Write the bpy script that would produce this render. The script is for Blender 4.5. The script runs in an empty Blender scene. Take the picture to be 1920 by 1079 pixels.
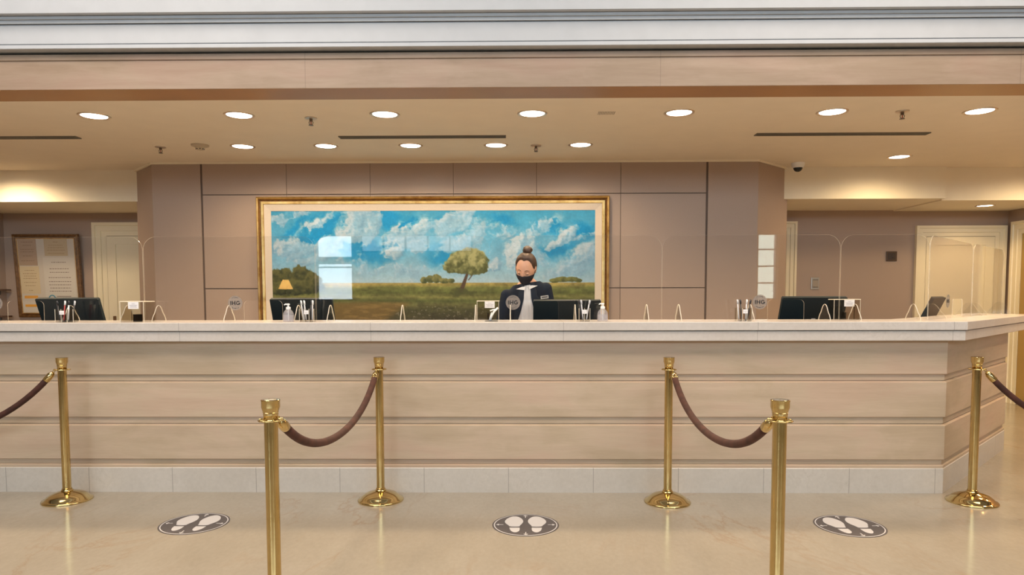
import bpy, bmesh, math, random
import numpy as np
from mathutils import Vector, Matrix, noise
random.seed(7)
PI = math.pi
SC = bpy.context.scene
C = SC.collection
# ------------------------------------------------------------------ camera
F, PITCH, ROLL, YAW, PY = 1289.96, -0.0602271, -0.0020172, -0.0132730, 632.75
CAM = Vector((0, 0, 1.32))
cp, sp = math.cos(PITCH), math.sin(PITCH)
FW = Vector((math.sin(YAW)*cp, math.cos(YAW)*cp, sp))
R0 = Vector((math.cos(YAW), -math.sin(YAW), 0)); U0 = R0.cross(FW)
RR = R0*math.cos(ROLL)+U0*math.sin(ROLL); UU = -R0*math.sin(ROLL)+U0*math.cos(ROLL)
cd = bpy.data.cameras.new('camera'); cam = bpy.data.objects.new('camera', cd); C.objects.link(cam)
cd.sensor_width = 36; cd.lens = F*36/1920; cd.shift_y = (PY-539.5)/1920
cd.clip_start = 0.05; cd.clip_end = 200
M = Matrix((RR, UU, -FW)).transposed().to_4x4(); M.translation = CAM
cam.matrix_world = M
SC.camera = cam
def at(px, py, axis, val):
    """photo pixel -> point on the plane axis=val (axis 0 x, 1 y, 2 z)"""
    d = FW + RR*((px-960)/F) - UU*((py-PY)/F)
    t = (val-CAM[axis])/d[axis]
    return CAM + d*t
# ------------------------------------------------------------------ world / exposure
SC.view_settings.view_transform = 'Standard'; SC.view_settings.look = 'None'
SC.view_settings.gamma = 1; SC.view_settings.use_curve_mapping = False
SC.view_settings.exposure = 0.38
w = bpy.data.worlds.new('world'); SC.world = w; w.use_nodes = True
w.node_tree.nodes['Background'].inputs[0].default_value = (0.75, 0.85, 1.0, 1)
w.node_tree.nodes['Background'].inputs[1].default_value = 1.0
def area(name, loc, rot, sx, sy, power, col):
    l = bpy.data.lights.new(name, 'AREA'); l.shape = 'RECTANGLE'; l.size = sx; l.size_y = sy
    l.energy = power; l.color = col
    o = bpy.data.objects.new(name, l); o.location = loc; o.rotation_euler = rot; C.objects.link(o); return o
DAY = (0.74, 0.87, 1.0)
WARM = (1.0, 0.745, 0.45)
# daylight outside the lobby windows behind the camera
area('added_high_daylight', (0, -6.35, 3.75), (PI/2, 0, 0), 12.5, 1.3, 420, DAY)  # added for cool daylight, set above what the acrylic screens reflect
area('window_daylight', (-4.2, -6.35, 1.95), (PI/2, 0, 0), 0.9, 1.5, 32, DAY)
area('window_daylight', (5.5, -6.35, 1.95), (PI/2, 0, 0), 0.5, 1.5, 14, (0.9, 1.0, 0.85))
# lobby ceiling light panels above / behind the camera
area('lobby_ceiling_light', (-2.6, 2.4, 4.5), (0, 0, 0), 3.6, 2.4, 142, (1.0, 0.86, 0.73))
area('lobby_ceiling_light', (2.6, 2.4, 4.5), (0, 0, 0), 3.6, 2.4, 142, (1.0, 0.84, 0.69))
area('window_daylight', (-2.3, -6.35, 2.5), (PI/2, 0, 0), 2.7, 0.6, 6, DAY)

# ------------------------------------------------------------------ materials
def newmat(name):
    m = bpy.data.materials.new(name); m.use_nodes = True
    nt = m.node_tree; return m, nt, nt.nodes['Principled BSDF']
def L(nt, a, b): nt.links.new(a, b)
def setp(b, **k):
    for n, v in k.items():
        n = n.replace('_', ' ')
        if n in b.inputs: b.inputs[n].default_value = v
def srgb(r, g, b):
    f = lambda c: (c/255)/12.92 if c/255 <= 0.04045 else ((c/255+0.055)/1.055)**2.4
    return (f(r), f(g), f(b), 1)
def simple(name, col, rough=0.5, metal=0.0, spec=0.5, var=0.0, scale=40, bump=0.0, stretch=None, coat=0):
    m, nt, b = newmat(name)
    setp(b, Base_Color=col, Roughness=rough, Metallic=metal, Coat_Weight=coat)
    b.inputs['Specular IOR Level'].default_value = spec
    if var or bump:
        tc = nt.nodes.new('ShaderNodeTexCoord'); mp = nt.nodes.new('ShaderNodeMapping')
        L(nt, tc.outputs['Object'], mp.inputs[0])
        if stretch: mp.inputs['Scale'].default_value = stretch
        n = nt.nodes.new('ShaderNodeTexNoise'); n.inputs['Scale'].default_value = scale; n.inputs['Detail'].default_value = 6
        L(nt, mp.outputs[0], n.inputs['Vector'])
        if var:
            r = nt.nodes.new('ShaderNodeValToRGB')
            r.color_ramp.elements[0].position = 0.3; r.color_ramp.elements[1].position = 0.7
            r.color_ramp.elements[0].color = tuple(c*(1-var) for c in col[:3])+(1,)
            r.color_ramp.elements[1].color = tuple(min(1, c*(1+var)) for c in col[:3])+(1,)
            L(nt, n.outputs['Fac'], r.inputs[0]); L(nt, r.outputs[0], b.inputs['Base Color'])
        if bump:
            bp = nt.nodes.new('ShaderNodeBump'); bp.inputs['Strength'].default_value = bump; bp.inputs['Distance'].default_value = 0.01
            L(nt, n.outputs['Fac'], bp.inputs['Height']); L(nt, bp.outputs[0], b.inputs['Normal'])
    return m
def mathn(nt, op, a, b=None, c=None):
    n = nt.nodes.new('ShaderNodeMath'); n.operation = op
    for i, v in enumerate((a, b, c)):
        if v is None: continue
        if isinstance(v, (int, float)): n.inputs[i].default_value = v
        else: L(nt, v, n.inputs[i])
    return n.outputs[0]
def mixc(nt, fac, a, b, blend='MIX'):
    n = nt.nodes.new('ShaderNodeMix'); n.data_type = 'RGBA'; n.blend_type = blend
    for i, v in ((0, fac), (6, a), (7, b)):
        if isinstance(v, (int, float)): n.inputs[i].default_value = v
        elif isinstance(v, tuple): n.inputs[i].default_value = v
        else: L(nt, v, n.inputs[i])
    return n.outputs[2]
def line_mask(nt, coord, period, offset, width):
    """1 on thin joint lines every `period` along coord"""
    s = mathn(nt, 'SUBTRACT', coord, offset)
    s = mathn(nt, 'DIVIDE', s, period); f = mathn(nt, 'FRACT', s)
    f = mathn(nt, 'SUBTRACT', f, 0.5); f = mathn(nt, 'ABSOLUTE', f)      # 0.5 at the line
    return mathn(nt, 'GREATER_THAN', f, 0.5-width/period/2)
def coords(nt, scale=(1, 1, 1)):
    tc = nt.nodes.new('ShaderNodeTexCoord'); mp = nt.nodes.new('ShaderNodeMapping')
    mp.inputs['Scale'].default_value = scale
    L(nt, tc.outputs['Object'], mp.inputs[0]); sx = nt.nodes.new('ShaderNodeSeparateXYZ'); L(nt, tc.outputs['Object'], sx.inputs[0])
    return mp.outputs[0], sx
def noise_n(nt, vec, scale, detail=8, rough=0.6, dist=0.0):
    n = nt.nodes.new('ShaderNodeTexNoise'); n.inputs['Scale'].default_value = scale
    n.inputs['Detail'].default_value = detail; n.inputs['Roughness'].default_value = rough; n.inputs['Distortion'].default_value = dist
    L(nt, vec, n.inputs['Vector']); return n.outputs['Fac']
def ramp(nt, fac, stops):
    r = nt.nodes.new('ShaderNodeValToRGB'); e = r.color_ramp.elements
    e[0].position, e[0].color = stops[0]; e[1].position, e[1].color = stops[-1]
    for p, c in stops[1:-1]:
        k = e.new(p); k.color = c
    L(nt, fac, r.inputs[0]); return r.outputs[0]
def marble(name, c1, c2, vein, rough, period=None, offset=0, vscale=1.6, stretch=(1, 1, 1), jcol=None, yperiod=None, yoff=0, vein_amt=0.5, jw=0.004, jamt=0.7):
    m, nt, b = newmat(name); vec, sx = coords(nt, stretch)
    base = ramp(nt, noise_n(nt, vec, 2.2, 6), [(0.3, c1), (0.7, c2)])
    fine = noise_n(nt, vec, 45, 5)
    base = mixc(nt, 0.12, base, ramp(nt, fine, [(0.3, tuple(x*0.6 for x in c1[:3])+(1,)), (0.7, (1, 1, 1, 1))]), 'MULTIPLY')
    v = noise_n(nt, vec, vscale, 10, 0.62, 1.2)
    v = mathn(nt, 'SUBTRACT', v, 0.5); v = mathn(nt, 'ABSOLUTE', v)
    vm = ramp(nt, v, [(0.0, (1, 1, 1, 1)), (0.006, (.5, .5, .5, 1)), (0.022, (0, 0, 0, 1))])
    vm2 = noise_n(nt, vec, 1.1, 3); vm2 = ramp(nt, vm2, [(0.45, (0, 0, 0, 1)), (0.65, (1, 1, 1, 1))])
    vf = mathn(nt, 'MULTIPLY', vm, vm2); vf = mathn(nt, 'MULTIPLY', vf, vein_amt)
    col = mixc(nt, vf, base, vein)
    if period:
        j = line_mask(nt, sx.outputs[0], period, offset, jw)
        if yperiod:
            j = mathn(nt, 'MAXIMUM', j, line_mask(nt, sx.outputs[1], yperiod, yoff, jw))
        j = mathn(nt, 'MULTIPLY', j, jamt)
        col = mixc(nt, j, col, jcol or tuple(x*0.45 for x in c1[:3])+(1,))
    L(nt, col, b.inputs['Base Color']); setp(b, Roughness=rough)
    return m
def limestone(name, c1, c2, rough=0.55, period=None, offset=0, sc=(0.6, 0.6, 7)):
    m, nt, b = newmat(name); vec, sx = coords(nt, sc)
    n1 = noise_n(nt, vec, 2.5, 8, 0.65, 0.3)
    col = ramp(nt, n1, [(0.3, c1), (0.5, tuple((a+b_)/2 for a, b_ in zip(c1, c2))), (0.72, c2)])
    vec2, _ = coords(nt, (3, 3, 60)); n2 = noise_n(nt, vec2, 3, 4)
    col = mixc(nt, 0.06, col, ramp(nt, n2, [(0.35, (.45, .38, .32, 1)), (0.65, (1, 1, 1, 1))]), 'MULTIPLY')
    vec3, _ = coords(nt, (0.9, 0.9, 2.6)); n3 = noise_n(nt, vec3, 1.6, 5, .6, .5)
    col = mixc(nt, 0.75, col, ramp(nt, n3, [(0.38, (.86, .84, .76, 1)), (0.50, (.98, .96, .92, 1)), (0.62, (1.0, .92, .90, 1))]), 'MULTIPLY')
    if period:
        j = line_mask(nt, sx.outputs[0], period, offset, 0.006); j = mathn(nt, 'MULTIPLY', j, 0.3)
        col = mixc(nt, j, col, tuple(x*0.4 for x in c1[:3])+(1,))
    L(nt, col, b.inputs['Base Color']); setp(b, Roughness=rough)
    return m
MT = {}
MT['floor'] = marble('floor_marble', (.335, .29, .222, 1), (.405, .357, .282, 1), (.30, .20, .12, 1), 0.17, period=1.215, offset=0.01, vscale=0.9, stretch=(1, .55, 1), yperiod=1.215, yoff=3.62, jcol=(.36, .29, .21, 1), vein_amt=0.75, jw=.004, jamt=.45)
MT['slab'] = marble('countertop_marble', (.60, .54, .485, 1), (.66, .605, .56, 1), (.36, .30, .25, 1), 0.22, period=1.255, offset=-0.98, vscale=5, vein_amt=.22, jw=.003)
MT['plinth'] = marble('plinth_marble', (.56, .51, .45, 1), (.64, .59, .53, 1), (.38, .33, .27, 1), 0.35, period=0.567, offset=-0.085, vscale=4, jw=.004, vein_amt=.35)
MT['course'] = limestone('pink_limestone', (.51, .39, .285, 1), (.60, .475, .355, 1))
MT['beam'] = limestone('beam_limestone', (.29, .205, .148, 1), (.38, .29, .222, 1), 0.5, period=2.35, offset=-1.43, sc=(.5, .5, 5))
MT['white_paint'] = simple('white_cornice_paint', (.455, .475, .505, 1), 0.5, var=.03, scale=8)
MT['ceiling'] = simple('cream_ceiling_paint', (.80, .72, .60, 1), 0.75, var=.02, scale=5)
MT['bulkhead'] = simple('cream_bulkhead_paint', (.84, .76, .60, 1), 0.7, var=.02, scale=5)
MT['taupe'] = simple('taupe_wall_covering', (.395, .295, .235, 1), 0.45, var=.06, scale=160, bump=.08)
MT['groove'] = simple('dark_groove', (.13, .09, .07, 1), 0.7)
MT['door'] = simple('cream_door_paint', (.86, .76, .54, 1), 0.45, var=.02, scale=6)
MT['gold'] = None
MT['black'] = simple('black_plastic', (.012, .014, .016, 1), 0.35, var=.1, scale=30)
MT['dark'] = simple('dark_grey_plastic', (.05, .05, .05, 1), 0.5)
MT['screen_back'] = simple('monitor_back', (.004, .013, .018, 1), 0.55, spec=.25)
MT['white'] = simple('white_plastic', (.85, .85, .84, 1), 0.35)
MT['paper'] = simple('white_paper', (.82, .80, .80, 1), 0.8)
MT['bronze'] = simple('dark_sprinkler_metal', (.16, .12, .09, 1), .35, .8)
MT['steel'] = simple('brushed_steel', (.62, .58, .52, 1), 0.3, 1.0)
MT['chrome'] = simple('chrome', (.9, .9, .9, 1), 0.08, 1.0)
def brass():
    m, nt, b = newmat('polished_brass'); vec, _ = coords(nt)
    n = noise_n(nt, vec, 14, 5)
    L(nt, ramp(nt, n, [(0.3, (.56, .41, .17, 1)), (0.7, (.68, .52, .25, 1))]), b.inputs['Base Color'])
    L(nt, ramp(nt, n, [(0.3, (.06, .06, .06, 1)), (0.75, (.14, .14, .14, 1))]), b.inputs['Roughness'])
    setp(b, Metallic=1.0); return m
MT['brass'] = brass()
def gold_leaf():
    m, nt, b = newmat('gilt_frame'); vec, _ = coords(nt)
    n = noise_n(nt, vec, 9, 6)
    L(nt, ramp(nt, n, [(0.3, (.40, .22, .06, 1)), (0.5, (.66, .44, .16, 1)), (0.75, (.80, .60, .28, 1))]), b.inputs['Base Color'])
    setp(b, Metallic=0.85, Roughness=0.34); return m
MT['gold'] = gold_leaf()
MT['gold_dark'] = simple('aged_gilt_hollow', (.20, .10, .035, 1), 0.45, 0.5, var=.3, scale=30)
MT['liner'] = simple('cream_linen_liner', (.56, .495, .425, 1), 0.8, var=.04, scale=120)
MT['rope'] = simple('brown_velvet', (.055, .0165, .010, 1), 0.85, var=.5, scale=14)
MT['rope'].node_tree.nodes['Principled BSDF'].inputs['Sheen Weight'].default_value = 0.07
MT['rope'].node_tree.nodes['Principled BSDF'].inputs['Sheen Tint'].default_value = (.9, .45, .3, 1)
def acrylic(name, tint, edge=False):
    m = bpy.data.materials.new(name); m.use_nodes = True; nt = m.node_tree; nt.nodes.clear()
    out = nt.nodes.new('ShaderNodeOutputMaterial'); ge = nt.nodes.new('ShaderNodeNewGeometry'); dp = nt.nodes.new('ShaderNodeVectorMath'); dp.operation = 'DOT_PRODUCT'
    L(nt, ge.outputs['Incoming'], dp.inputs[0]); L(nt, ge.outputs['Normal'], dp.inputs[1])
    q = mathn(nt, 'SUBTRACT', 1.0, mathn(nt, 'ABSOLUTE', dp.outputs['Value'])); q = mathn(nt, 'POWER', q, 5.0)
    fres = mathn(nt, 'ADD', mathn(nt, 'MULTIPLY', q, .55), .04)
    tr = nt.nodes.new('ShaderNodeBsdfTransparent'); tr.inputs[0].default_value = tint
    gl = nt.nodes.new('ShaderNodeBsdfGlossy'); gl.inputs['Roughness'].default_value = 0.015
    mx = nt.nodes.new('ShaderNodeMixShader')
    L(nt, fres, mx.inputs[0]); L(nt, tr.outputs[0], mx.inputs[1]); L(nt, gl.outputs[0], mx.inputs[2])
    res = mx.outputs[0]
    if edge:
        df = nt.nodes.new('ShaderNodeBsdfTranslucent'); df.inputs[0].default_value = (.9, .85, .74, 1)
        d2 = nt.nodes.new('ShaderNodeBsdfDiffuse'); d2.inputs[0].default_value = (.9, .85, .74, 1)
        a = nt.nodes.new('ShaderNodeMixShader'); a.inputs[0].default_value = .6
        L(nt, df.outputs[0], a.inputs[1]); L(nt, d2.outputs[0], a.inputs[2])
        k = nt.nodes.new('ShaderNodeMixShader'); k.inputs[0].default_value = edge
        L(nt, res, k.inputs[1]); L(nt, a.outputs[0], k.inputs[2]); res = k.outputs[0]
    L(nt, res, out.inputs[0]); return m
MT['acrylic'] = acrylic('clear_acrylic', (.985, .985, .985, 1))
MT['acrylic_edge'] = acrylic('acrylic_cut_edge', (.97, .97, .97, 1), 0.35)
MT['acrylic_bright'] = acrylic('acrylic_polished_edge', (.97, .97, .97, 1), 0.7)
MT['glass'] = acrylic('window_glass', (.95, .97, .96, 1))
def emis(name, col, s):
    m, nt, b = newmat(name); setp(b, Base_Color=(0, 0, 0, 1)); b.inputs['Emission Color'].default_value = col
    b.inputs['Emission Strength'].default_value = s; return m
MT['lamp'] = emis('lamp_lens', (1.0, .93, .84, 1), 9.0)

# ------------------------------------------------------------------ mesh helpers
def B(): return bmesh.new()
def box(bm, x0, x1, y0, y1, z0, z1, bevel=0):
    vs = [bm.verts.new(p) for p in ((x0, y0, z0), (x1, y0, z0), (x1, y1, z0), (x0, y1, z0), (x0, y0, z1), (x1, y0, z1), (x1, y1, z1), (x0, y1, z1))]
    fs = [bm.faces.new([vs[i] for i in f]) for f in ((0, 3, 2, 1), (4, 5, 6, 7), (0, 1, 5, 4), (1, 2, 6, 5), (2, 3, 7, 6), (3, 0, 4, 7))]
    if bevel:
        es = list({e for f in fs for e in f.edges})
        bmesh.ops.bevel(bm, geom=es, offset=bevel, segments=2, profile=.5, affect='EDGES')
    return vs
def lathe(bm, prof, cx=0, cy=0, cz=0, seg=40, cap=True, mi=0):
    rings = []
    for r, z in prof:
        if r < 1e-6: rings.append([bm.verts.new((cx, cy, cz+z))])
        else: rings.append([bm.verts.new((cx+r*math.cos(2*PI*i/seg), cy+r*math.sin(2*PI*i/seg), cz+z)) for i in range(seg)])
    for a, b in zip(rings, rings[1:]):
        for i in range(seg):
            j = (i+1) % seg
            q = []
            if len(a) == 1 and len(b) == 1: continue
            if len(a) == 1: q = [a[0], b[j], b[i]]
            elif len(b) == 1: q = [a[i], a[j], b[0]]
            else: q = [a[i], a[j], b[j], b[i]]
            f = bm.faces.new(q); f.material_index = mi
    if cap:
        for r in (rings[0], rings[-1]):
            if len(r) > 2: bm.faces.new(r)
def tube(bm, pts, rad, seg=12, closed=False, cap=True):
    pts = [Vector(p) for p in pts]; n = len(pts)
    rads = rad if isinstance(rad, (list, tuple)) else [rad]*n
    tang = []
    for i in range(n):
        if closed: t = pts[(i+1) % n]-pts[i-1]
        else: t = pts[min(i+1, n-1)]-pts[max(i-1, 0)]
        tang.append(t.normalized())
    up = Vector((0, 0, 1)) if abs(tang[0].z) < .9 else Vector((1, 0, 0))
    nrm = (up-tang[0]*up.dot(tang[0])).normalized(); rings = []
    for i in range(n):
        nrm = (nrm-tang[i]*nrm.dot(tang[i])).normalized(); bn = tang[i].cross(nrm)
        rings.append([bm.verts.new(pts[i]+(nrm*math.cos(2*PI*k/seg)+bn*math.sin(2*PI*k/seg))*rads[i]) for k in range(seg)])
    m = n if closed else n-1
    for i in range(m):
        a, b = rings[i], rings[(i+1) % n]
        for k in range(seg): bm.faces.new([a[k], a[(k+1) % seg], b[(k+1) % seg], b[k]])
    if cap and not closed:
        bm.faces.new(rings[0][::-1]); bm.faces.new(rings[-1])
def prism(bm, poly, fn, t0, t1, mi_side=0, mi_face=0):
    """extrude a 2-D polygon; fn(u, v, t) -> point"""
    a = [bm.verts.new(fn(u, v, t0)) for u, v in poly]; b = [bm.verts.new(fn(u, v, t1)) for u, v in poly]
    f1 = bm.faces.new(a); f2 = bm.faces.new(b[::-1]); f1.material_index = mi_face; f2.material_index = mi_face
    n = len(poly)
    for i in range(n):
        f = bm.faces.new([a[i], b[i], b[(i+1) % n], a[(i+1) % n]]); f.material_index = mi_side
    return f1, f2
def blob(bm, c, r, seg=20, rings=14, mat=None):
    rx, ry, rz = r if isinstance(r, (tuple, list)) else (r, r, r)
    mm = Matrix.Translation(c) @ (mat or Matrix.Identity(4)) @ Matrix.Diagonal((rx, ry, rz, 1))
    return bmesh.ops.create_uvsphere(bm, u_segments=seg, v_segments=rings, radius=1, matrix=mm)['verts']
def sweep(bm, path, prof, closed_prof=True):
    """sweep profile (outward offset d, z) along a mitred 2-D path; outward = right side of travel (-y when going +x)"""
    P = [Vector(p) for p in path]; rings = []
    for i, p in enumerate(P):
        dirs = []
        if i > 0: dirs.append((P[i]-P[i-1]).normalized())
        if i < len(P)-1: dirs.append((P[i+1]-P[i]).normalized())
        ns = [Vector((d.y, -d.x)) for d in dirs]
        if len(ns) == 2:
            m = (ns[0]+ns[1]).normalized(); m = m/ m.dot(ns[0])
        else: m = ns[0]
        rings.append([bm.verts.new((p.x+m.x*d, p.y+m.y*d, z)) for d, z in prof])
    n = len(prof)
    for a, b in zip(rings, rings[1:]):
        for k in range(n if closed_prof else n-1):
            bm.faces.new([a[k], b[k], b[(k+1) % n], a[(k+1) % n]])
    if closed_prof:
        bm.faces.new(rings[0]); bm.faces.new(rings[-1][::-1])
def obj(name, bm, mat=None, parent=None, smooth=False, kind=None, mats=None, fix=True, auto=None):
    if fix: bmesh.ops.recalc_face_normals(bm, faces=bm.faces)
    me = bpy.data.meshes.new(name); bm.to_mesh(me); bm.free()
    for m in (mats or [mat]): me.materials.append(m)
    if smooth or auto:
        for p in me.polygons: p.use_smooth = True
    if auto:
        try: me.set_sharp_from_angle(angle=math.radians(auto))
        except Exception: pass
    o = bpy.data.objects.new(name, me); C.objects.link(o)
    if parent: o.parent = parent
    if kind: o['kind'] = kind
    return o
def tag(o, label, cat, group=None):
    o['label'] = label; o['category'] = cat
    if group: o['group'] = group
    return o
def thing(name, label, cat, loc=(0, 0, 0), rz=0, group=None):
    o = bpy.data.objects.new(name, None); C.objects.link(o); o.empty_display_size = .1
    o.location = loc; o.rotation_euler = (0, 0, rz); return tag(o, label, cat, group)
def dup(root, loc, rz=None, label=None):
    r = root.copy(); C.objects.link(r); r.location = loc
    if rz is not None: r.rotation_euler = (0, 0, rz)
    if label: r['label'] = label
    for ch in list(root.children):
        c = ch.copy(); C.objects.link(c); c.parent = r
        for g in list(ch.children):
            d = g.copy(); C.objects.link(d); d.parent = c
    return r
def text_mesh(body, size, bold=0.0):
    cu = bpy.data.curves.new('t', 'FONT'); cu.body = body; cu.size = size; cu.align_x = 'CENTER'; cu.align_y = 'CENTER'
    cu.offset = bold; cu.resolution_u = 3
    o = bpy.data.objects.new('t', cu); C.objects.link(o)
    dg = bpy.context.evaluated_depsgraph_get(); me = bpy.data.meshes.new_from_object(o.evaluated_get(dg))
    bpy.data.objects.remove(o); bpy.data.curves.remove(cu); return me
def add_text(bm, body, size, mat4, bold=0.0):
    me = text_mesh(body, size, bold); n0 = len(bm.verts)
    me.transform(mat4); bm.from_mesh(me); bpy.data.meshes.remove(me)

# ------------------------------------------------------------------ room shell
YP = 4.545          # counter front
CE = 2.70           # reception ceiling
YB, YK, YW = 7.15, 7.56, 8.60        # bay wall, bulkhead face, back wall
SO = 2.36           # low soffit
XL, XR = -6.48, 5.98
bm = B(); box(bm, -8, 8, -7, 9, -.1, 0); obj('floor', bm, MT['floor'], kind='structure')
bm = B(); box(bm, -8, 8, 4.905, YK+.3, CE, CE+.1); obj('ceiling', bm, MT['ceiling'], kind='structure')
bm = B(); box(bm, -8, 8, -7, 4.8, 4.6, 4.7); obj('ceiling', bm, MT['white_paint'], kind='structure')
bm = B()
box(bm, -8, -4.20, YK, YW, SO, CE+.1); box(bm, 2.84, 4.58, YK, YW, SO, CE+.1); box(bm, 4.58, 8, YK+.07, YW, SO-.012, CE+.1)
obj('ceiling', bm, MT['bulkhead'], kind='structure')
# back wall, left and right of the bay
bm = B(); box(bm, XL-.2, -4.1, YW, YW+.15, 0, SO); obj('wall_back_left', bm, MT['taupe'], kind='structure')
bm = B(); box(bm, 2.8, XR+.2, YW, YW+.15, 0, SO); obj('wall_back_right', bm, MT['taupe'], kind='structure')
bm = B(); box(bm, XR, XR+.15, 4.9, YW, 0, CE); obj('wall_right', bm, MT['taupe'], kind='structure')
bm = B(); box(bm, XL-.15, XL, 4.9, YW, 0, CE); obj('wall_left', bm, MT['taupe'], kind='structure')
# bay wall, a solid with angled ends
xs = [at(px, 340, 1, YB).x for px in (377.5, 537, 694, 850, 1006, 1164, 1326)]
gz1 = at(850, 364, 1, YB).z; gz2 = at(1240, 540, 1, YB).z
bx0, bx1 = at(286, 340, 1, YB).x, at(1421, 340, 1, YB).x
bm = B()
foot = [(bx0, YB+.012), (bx1, YB+.012), (2.90, YK+.05), (2.90, YW), (-4.22, YW), (-4.22, YK+.02)]
prism(bm, foot, lambda u, v, t: (u, v, t), 0, CE)
obj('wall_bay', bm, MT['taupe'], kind='structure')
# facing panels with open joints
g = .005
def panel(x0, x1, z0, z1, ga=g, gb=g):
    bm = B(); box(bm, x0+ga, x1-gb, YB, YB+.012, z0+g, z1-g, 0)
    o = obj('wall_bay_panel', bm, MT['taupe'], kind='structure'); return o
G2 = .011
panel(bx0-.006, xs[0], -g, CE, 0, G2)
panel(xs[6], bx1+.006, -g, CE, G2, 0)
for i in range(6):
    ga, gb = (G2 if i == 0 else g/2), (G2 if i == 5 else g/2)
    panel(xs[i], xs[i+1], gz1, CE, ga, gb); panel(xs[i], xs[i+1], gz2, gz1, ga, gb); panel(xs[i], xs[i+1], -g, gz2, ga, gb)
bm = B(); box(bm, xs[0]-.02, xs[6]+.02, YB+.0085, YB+.0125, 0, CE); obj('wall_bay_backing', bm, MT['groove'], kind='structure')
# thin cream bead where the bay meets the ceiling
bm = B(); sweep(bm, [(-4.22, YK+.02), (bx0, YB), (bx1, YB), (2.90, YK+.05)], [(0, CE-.018), (.02, CE-.018), (.02, CE), (0, CE)])
obj('trim_1', bm, MT['bulkhead'], kind='structure')
# stone beam over the counter
bm = B()
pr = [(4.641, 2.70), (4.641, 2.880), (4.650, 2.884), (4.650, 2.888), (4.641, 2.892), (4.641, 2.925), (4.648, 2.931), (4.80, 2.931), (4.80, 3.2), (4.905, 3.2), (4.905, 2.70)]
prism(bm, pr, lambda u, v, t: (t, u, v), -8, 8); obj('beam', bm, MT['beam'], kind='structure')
bm = B(); box(bm, -8, 8, 4.643, 4.904, 2.698, 2.7005); obj('trim_warm_light', bm, simple('warm_light_soffit', (.36, .185, .075, 1), .35, var=.15, scale=1.5, stretch=(.6, 1, 1)), kind='structure')  # thin strip under the beam, warm lamplight put into its colour
# white cornice
def zc(py, y): return at(960, py, 1, y).z
pr = [(4.80, zc(86.3, 4.585)), (4.585, zc(86.3, 4.585)), (4.58, zc(85, 4.58)), (4.58, zc(78.3, 4.58)), (4.59, zc(77.3, 4.58)), (4.58, zc(76.2, 4.58)), (4.575, zc(40.5, 4.575)), (4.592, zc(39.6, 4.575)), (4.592, zc(38.4, 4.575)),
      (4.560, zc(37.8, 4.56)), (4.560, zc(31.5, 4.56)), (4.572, zc(31, 4.56)), (4.545, zc(29.5, 4.545)), (4.545, zc(23.8, 4.545)), (4.560, zc(22.8, 4.545)), (4.500, zc(18, 4.50)), (4.47, 3.42), (4.42, 4.6), (4.80, 4.6)]
bm = B(); prism(bm, pr, lambda u, v, t: (t, u, v), -8, 8); obj('trim_2', bm, MT['white_paint'], kind='structure')
# lobby shell behind the camera
MT['lobby'] = simple('lobby_wall_stone', (.42, .33, .25, 1), 0.6, var=.1, scale=3)
MT['wood'] = simple('dark_wood', (.10, .045, .02, 1), 0.4, var=.3, scale=6, stretch=(1, 1, 8))
bm = B(); box(bm, 8, 8.15, -7, 9, 0, 4.7); obj('wall_lobby_right', bm, MT['lobby'], kind='structure')
bm = B(); box(bm, -8.15, -8, -7, 9, 0, 4.7); obj('wall_lobby_left', bm, MT['lobby'], kind='structure')
bm = B(); box(bm, XR+.15, 8, 4.95, 5.1, 0, CE); obj('wall_right_return', bm, MT['taupe'], kind='structure')
bm = B(); box(bm, -8, XL-.15, 4.95, 5.1, 0, CE); obj('wall_left_return', bm, MT['taupe'], kind='structure')
YF = -6.0
bm = B()     # facade with openings: added daylight clerestory z 3.1-4.4, two tall windows
cols = [-8, -4.6, -3.8, 5.28, 5.72, 8]
box(bm, -8, 8, YF-.2, YF, 4.4, 4.7); box(bm, -8, 8, YF-.2, YF, 2.72, 3.1); box(bm, -4.6, -3.8, YF-.12, YF-.02, 2.04, 2.2); box(bm, -8, 8, YF-.2, YF, 0, 1.22)
box(bm, -8, -6.2, YF-.2, YF, 3.1, 4.4); box(bm, 6.2, 8, YF-.2, YF, 3.1, 4.4)
for a, b, c_ in ((-8, -4.6, 2.72), (-3.8, -3.6, 2.72), (-3.6, -1.1, 2.3), (-1.1, 5.28, 2.72), (5.72, 8, 2.72)): box(bm, a, b, YF-.2, YF, 1.22, c_)
obj('wall_facade', bm, MT['lobby'], kind='structure')
def window(n, x0, x1, z0, z1, nx, nz):
    bm = B(); t = .03
    box(bm, x0, x1, YF-.14, YF-.06, z0, z0+t); box(bm, x0, x1, YF-.14, YF-.06, z1-t, z1)
    for i in range(nx+1):
        x = x0+(x1-x0)*i/nx; box(bm, x-t*.6, x+t*.6, YF-.13, YF-.07, z0, z1)
    for i in range(1, nz):
        z = z0+(z1-z0)*i/nz; box(bm, x0, x1, YF-.13, YF-.07, z-t*.5, z+t*.5)
    f = obj('window_%d' % n, bm, MT['wood'], kind='structure')
    bm = B(); box(bm, x0, x1, YF-.103, YF-.097, z0, z1); p = obj('pane', bm, MT['glass'], parent=f)
window(1, -6.2, 6.2, 3.1, 4.4, 8, 1); window(2, -4.6, -3.8, 1.22, 2.72, 1, 2); window(4, -3.6, -1.1, 2.3, 2.72, 5, 1); window(3, 5.28, 5.72, 1.22, 2.72, 1, 4)  # the first window is the clerestory added to let daylight in

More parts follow.
